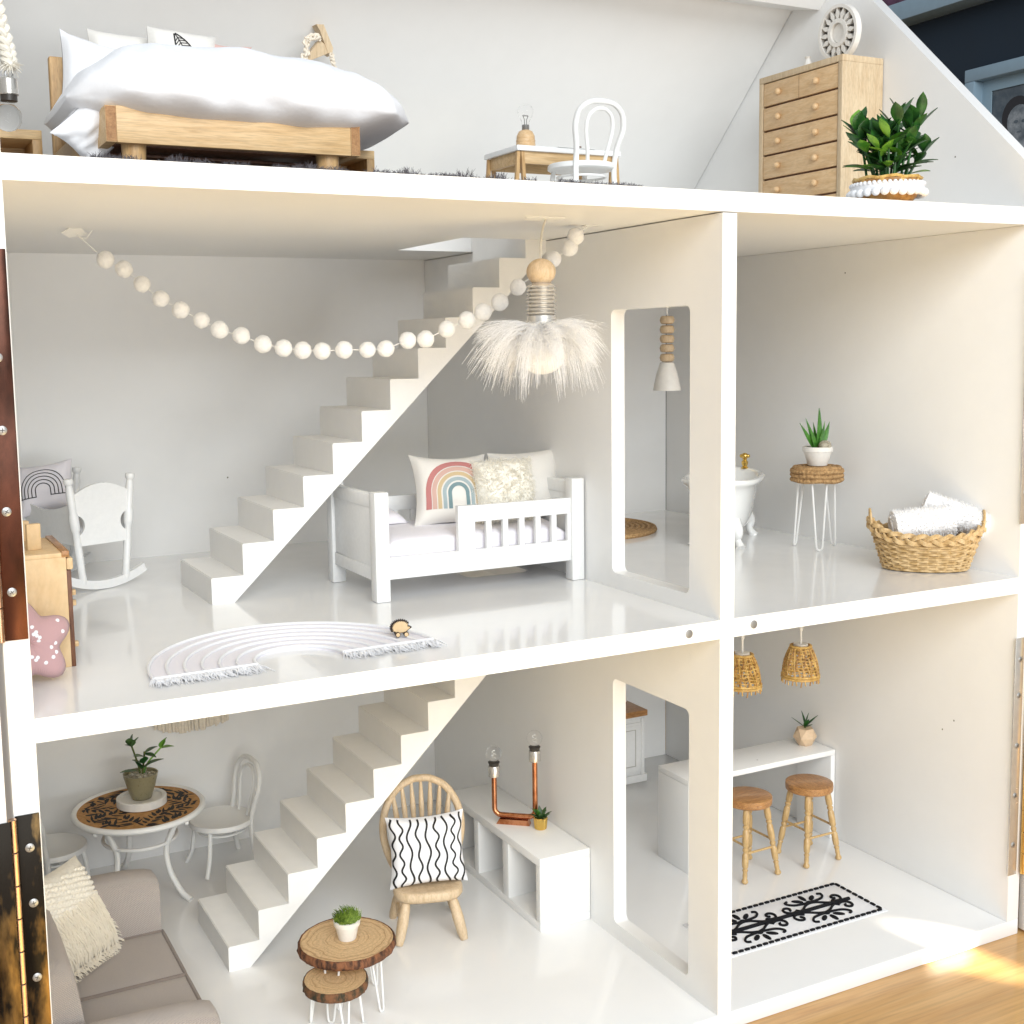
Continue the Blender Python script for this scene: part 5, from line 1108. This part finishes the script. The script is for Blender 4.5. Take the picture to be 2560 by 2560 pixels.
for k in range(420):
    a = rnd.uniform(0, 6.28); rr = .7*sqrt(rnd.random()); o_ = rnd.uniform(.15, .75); hh = rnd.uniform(.45, .95)*(1.1-.45*rr)
    st.append(([(rr*cos(a), rr*sin(a), 1.1), ((rr+o_*.4)*cos(a), (rr+o_*.4)*sin(a), 1.15+hh*.6), ((rr+o_*.5)*cos(a+.3), (rr+o_*.5)*sin(a+.3), 1.15+hh)], .035))
strand_mesh('grass_blades', st, GRASSM, t)
# ================================================================== ground floor, kitchen
t = thing('kitchen_dresser', 'white panelled kitchen dresser with wooden worktop seen through the doorway', 'kitchen cabinet', (9.2, 38.2, .003))
DX = 11.2
P('plinth', M().box((-.05, -.15, 0), (DX+.3, 5.3, .75), .05), WGLOSS, t)
P('carcass', M().box((.0, .1, .752), (DX+.0, 5.2, 6.5), .03), WGLOSS, t)
for k in range(3):
    d = P('door', M().box((.35+k*3.6, -.06, 1.0), (3.65+k*3.6, .096, 6.1), .03), WGLOSS, t); x0 = .35+k*3.6
    P('door_panel', M().holed((x0+.25, 1.25, x0+3.05, 5.85), (x0+.65, 1.65, x0+2.65, 5.45), .03, -.13, -.062, 'y', 2), WGLOSS, d, smooth=False)
    P('door_inset', M().box((x0+.74, -.078, 1.74), (x0+2.56, -.067, 5.36)), WGLOSS, d, smooth=False)
    P('door_groove', M().box((x0+.66, -.066, 1.66), (x0+2.64, -.062, 5.44)), PLASTIC if False else mat('aged_glaze', (.45, .43, .39), rough=.6) if k == 0 else bpy.data.materials['aged_glaze'], d, smooth=False)
P('cornice', M().box((-.15, -.12, 6.502), (DX+.1, 5.25, 6.75), .06), WGLOSS, t)
P('worktop', M().box((-.25, -.3, 6.752), (DX+.25, 5.3, 7.35), .05), SEATW, t)
P('hutch_back', M().box((0, 4.6, 7.352), (DX-.02, 5.2, 16), .02), WGLOSS, t)
for x in (0, DX-.5): P('hutch_side', M().box((x, 3.0, 7.353), (x+.48, 4.597, 16), .03), WGLOSS, t)
P('hutch_shelf', M().box((.485, 3.05, 11), (DX-.505, 4.595, 11.4), .03), WGLOSS, t)
P('pilaster', M().box((DX-.35, -.1, .76), (DX+.02, .09, 6.48), .04), WGLOSS, t)
t = thing('breakfast_bar', 'long white breakfast bar table behind the two stools', 'table', (11.15, 18.3, .003))
BLn, BD_ = 15.72, 4.3
P('bar_top', M().box((0, 0, 7.48), (BLn, BD_, 7.96), .05), WHITE, t)
P('end_panel', M().box((0.003, 0.003, 0), (.5, BD_-.003, 7.478), .05), WHITE, t); P('end_panel', M().box((BLn-.48, 0.003, 0), (BLn-.003, BD_-.003, 7.478), .05), WHITE, t)
t = thing('geometric_pot_plant', 'dark green succulent in a faceted pale wood pot on the breakfast bar', 'plant', (25.55, 20.7, 7.97))
mb = M(); rg = lambda r, z, o: [(r*cos(2*pi*(j+o)/6), r*sin(2*pi*(j+o)/6), z) for j in range(6)]
A_, B_, D_ = rg(.62, 0, 0), rg(1.05, .72, .5), rg(.72, 1.5, 0)
va, vb, vd = [[mb.bm.verts.new(p) for p in r] for r in (A_, B_, D_)]
for j in range(6):
    k = (j+1) % 6
    mb.bm.faces.new((va[j], va[k], vb[j])); mb.bm.faces.new((va[k], vb[k], vb[j])); mb.bm.faces.new((vb[j], vb[k], vd[k])); mb.bm.faces.new((vb[j], vd[k], vd[j]))
mb.bm.faces.new(va[::-1]); mb.bm.faces.new(vd); P('pot', mb, GEOW, t, smooth=False)
sm = P('stem', M().tube([(0, 0, 1.45), (0, 0, 2.1)], .1, 7), STEM, t)
for d, L0, wv in (((-1, .3, .75), 1.6, .35), ((1, -.5, 1.0), 1.5, .42), ((-.1, -.6, .9), 1.0, .55), ((-.3, .1, 1.3), 1.5, .5), ((.25, -.2, 1.4), 1.3, .5), ((.1, -.7, .35), .9, .5)): lf(sm, (0, 0, 1.55), d, L0, wv, LEAF1, -.1, .35)
# ---- stools
def stool(label, loc, rot, sm):
    t = thing('bar_stool', label, 'stool', loc, rot, 'turned wooden bar stools'); HS = 6.6
    P('seat', M().lathe([(.01, HS), (1.8, HS), (1.95, HS-.06), (1.98, HS-.3), (1.95, HS-.62), (1.85, HS-.7), (.01, HS-.7)], 40), sm, t)
    prof = [(.2, 0), (.25, .03), (.28, .12), (.27, .2), (.18, .225), (.26, .245), (.24, .265), (.18, .285), (.26, .31), (.28, .42), (.26, .5), (.17, .525), (.25, .545), (.23, .57), (.16, .59), (.26, .62), (.27, .72), (.24, .78), (.16, .8), (.24, .82), (.18, .845), (.2, .9), (.17, .93), (.25, .955), (.27, .98), (.17, 1)]
    for a in range(4):
        b = pi/4+a*pi/2; c, s = cos(b), sin(b); P('leg', M().lathe_axis(prof, (1.45*c, 1.45*s, HS-.65), (2.5*c, 2.5*s, .01), 14), TURN, t)
    for a in range(4):
        b0, b1 = pi/4+a*pi/2, pi/4+(a+1)*pi/2; z = 2.95 if a % 2 else 2.35; r = 1.45+(1.05)*(HS-.65-z)/(HS-.65)
        P('stretcher', M().cyl((r*cos(b0), r*sin(b0), z), (r*cos(b1), r*sin(b1), z), .1, n=8), TURN, t)
    return t
stool('turned wood bar stool on the left, partly behind the partition edge', (15.75, 16.45, .003), .03, SEATW)
stool('turned wood bar stool on the right, nearer to the bare wall', (22.15, 16.3, .003), .0, SEATW2)
# ---- wicker pendants
def wicker_lamp(label, loc, rot):
    t = thing('wicker_pendant_lamp', label, 'lamp', loc, rot, 'wicker pendant lamps over the bar')
    P('cord', M().cyl((0, 0, 3.1), (0, 0, 25.0-loc[2]), .09, n=8), WMETAL, t); P('cord_knot', M().ball((0, 0, 4.4), .16, (1, 1, 1.5), 10), WMETAL, t)
    P('cap', M().lathe([(.3, 3.2), (.58, 3.2), (.6, 3.0), (.5, 2.95)], 20), CLAY, t)
    def R_(z): s = max(0, min(1, z/3.2)); return .66+.80*(1-s**2.6)
    for k in range(11): z = .42+k*.26; P('weaver', M().tube([((R_(z)+.04*sin(j*pi/2+k*pi))*cos(2*pi*j/48), (R_(z)+.04*sin(j*pi/2+k*pi))*sin(2*pi*j/48), z+.05*sin(j*1.1+k)) for j in range(48)], .06, 5, True), CANE, t)
    for z in (.42, .62, 3.0): P('band', M().tube(arc((0, 0, z), R_(z)+.05, 0, 360, 40, 'xy')[:-1], .1, 6, True), CANE, t)
    for k in range(26):
        a = 2*pi*k/26; tw = .35 if k % 2 else -.35; P('rib', M().tube([(R_(z)*1.03*cos(a+tw*z/3), R_(z)*1.03*sin(a+tw*z/3), z) for z in (3.1, 2.5, 1.8, 1.1, .5, -.0+rnd.uniform(-.15, .15))], .055, 5), CANED if k % 2 else CANE, t)
    for k in range(20):
        a = 2*pi*(k+.5)/20; P('fill_strip', M().tube([(R_(z)*.97*cos(a-.8*z/3), R_(z)*.97*sin(a-.8*z/3), z) for z in (3.0, 2.4, 1.7, 1.0, .45)], .075, 4), CANE, t)
wicker_lamp('woven cane pendant lamp at the left, cut off by the partition edge', (14.7, 16, 15.55), .2)
wicker_lamp('woven cane pendant lamp hanging over the right bar stool', (20.75, 16, 15.5), .9)
# ---- patterned runner
t = thing('scroll_rug', 'white runner rug with black scrollwork and a dashed black border', 'rug', (13.0, 8.45, .004))
RX, RY = 7.55, 2.85
P('mat', M().box((-RX, -RY, 0), (RX, RY, .06), .02), COTTON, t)
def dash(x0, y0, x1, y1, n):
    for k in range(n):
        a, b = (k+.16)/n, (k+.84)/n; P('stitch', M().tube([(x0+(x1-x0)*a, y0+(y1-y0)*a, .1), (x0+(x1-x0)*(a+b)/2, y0+(y1-y0)*(a+b)/2, .13), (x0+(x1-x0)*b, y0+(y1-y0)*b, .1)], .11, 6), BLACKT, t)
ex, ey = RX-.35, RY-.28
dash(-ex, -ey, ex, -ey, 26); dash(-ex, ey, ex, ey, 26); dash(ex, -ey, ex, ey, 8); dash(-ex, -ey, -ex, ey, 8)
def sk(name, pts, r): P(name, M().tube([(x, y, .11) for x, y in pts], r, 6), BLACKT, t)
sk('scroll_stem', [(-ex+.9, 0), (ex-.9, 0)], .165)
def spiral(cx_, cy_, r0, r1, a0, a1, n=20): return [(cx_+(r0+(r1-r0)*k/n)*cos(a0+(a1-a0)*k/n), cy_+(r0+(r1-r0)*k/n)*sin(a0+(a1-a0)*k/n)) for k in range(n+1)]
for i, xs in enumerate((-3.35, 3.12)):
    for s in (-1, 1):
        for d in (-1, 1):
            # branch from the stem up to the flower, a spiral curl and two hooked tendrils
            sk('scroll', [(xs+d*x, s*y) for x, y in spline([(1.75, .04), (1.2, .3), (.55, .72), (0, .88)], 5)], .10)
            sk('scroll', [(xs+d*x, s*y) for x, y in [(1.55, .12)]+spiral(2.32, .72, .62, .12, -2.6, 4.4, 26)], .105)
            sk('scroll', [(xs+d*x, s*y) for x, y in spline([(.1, .95), (.75, 1.0), (1.35, 1.12), (1.72, 1.42), (1.78, 1.72), (1.5, 1.84)], 5)], .10)
        P('flower_centre', M().ball((xs, .98*s, .1), .24, (1.2, 1, .5), 10), BLACKT, t)
        for a in (38, 90, 142): P('petal', M().ball((xs+.86*cos(radians(a))*1.05, s*(1.1+.68*sin(radians(a))), .1), .48, (1, .42, .22), 10, Matrix.Rotation(radians(a)*s, 3, 'Z')), BLACKT, t)
    for d in (-1, 1): P('stem_node', M().ball((xs+d*1.75, 0, .1), .24, (1.6, 1, .5), 10), BLACKT, t)
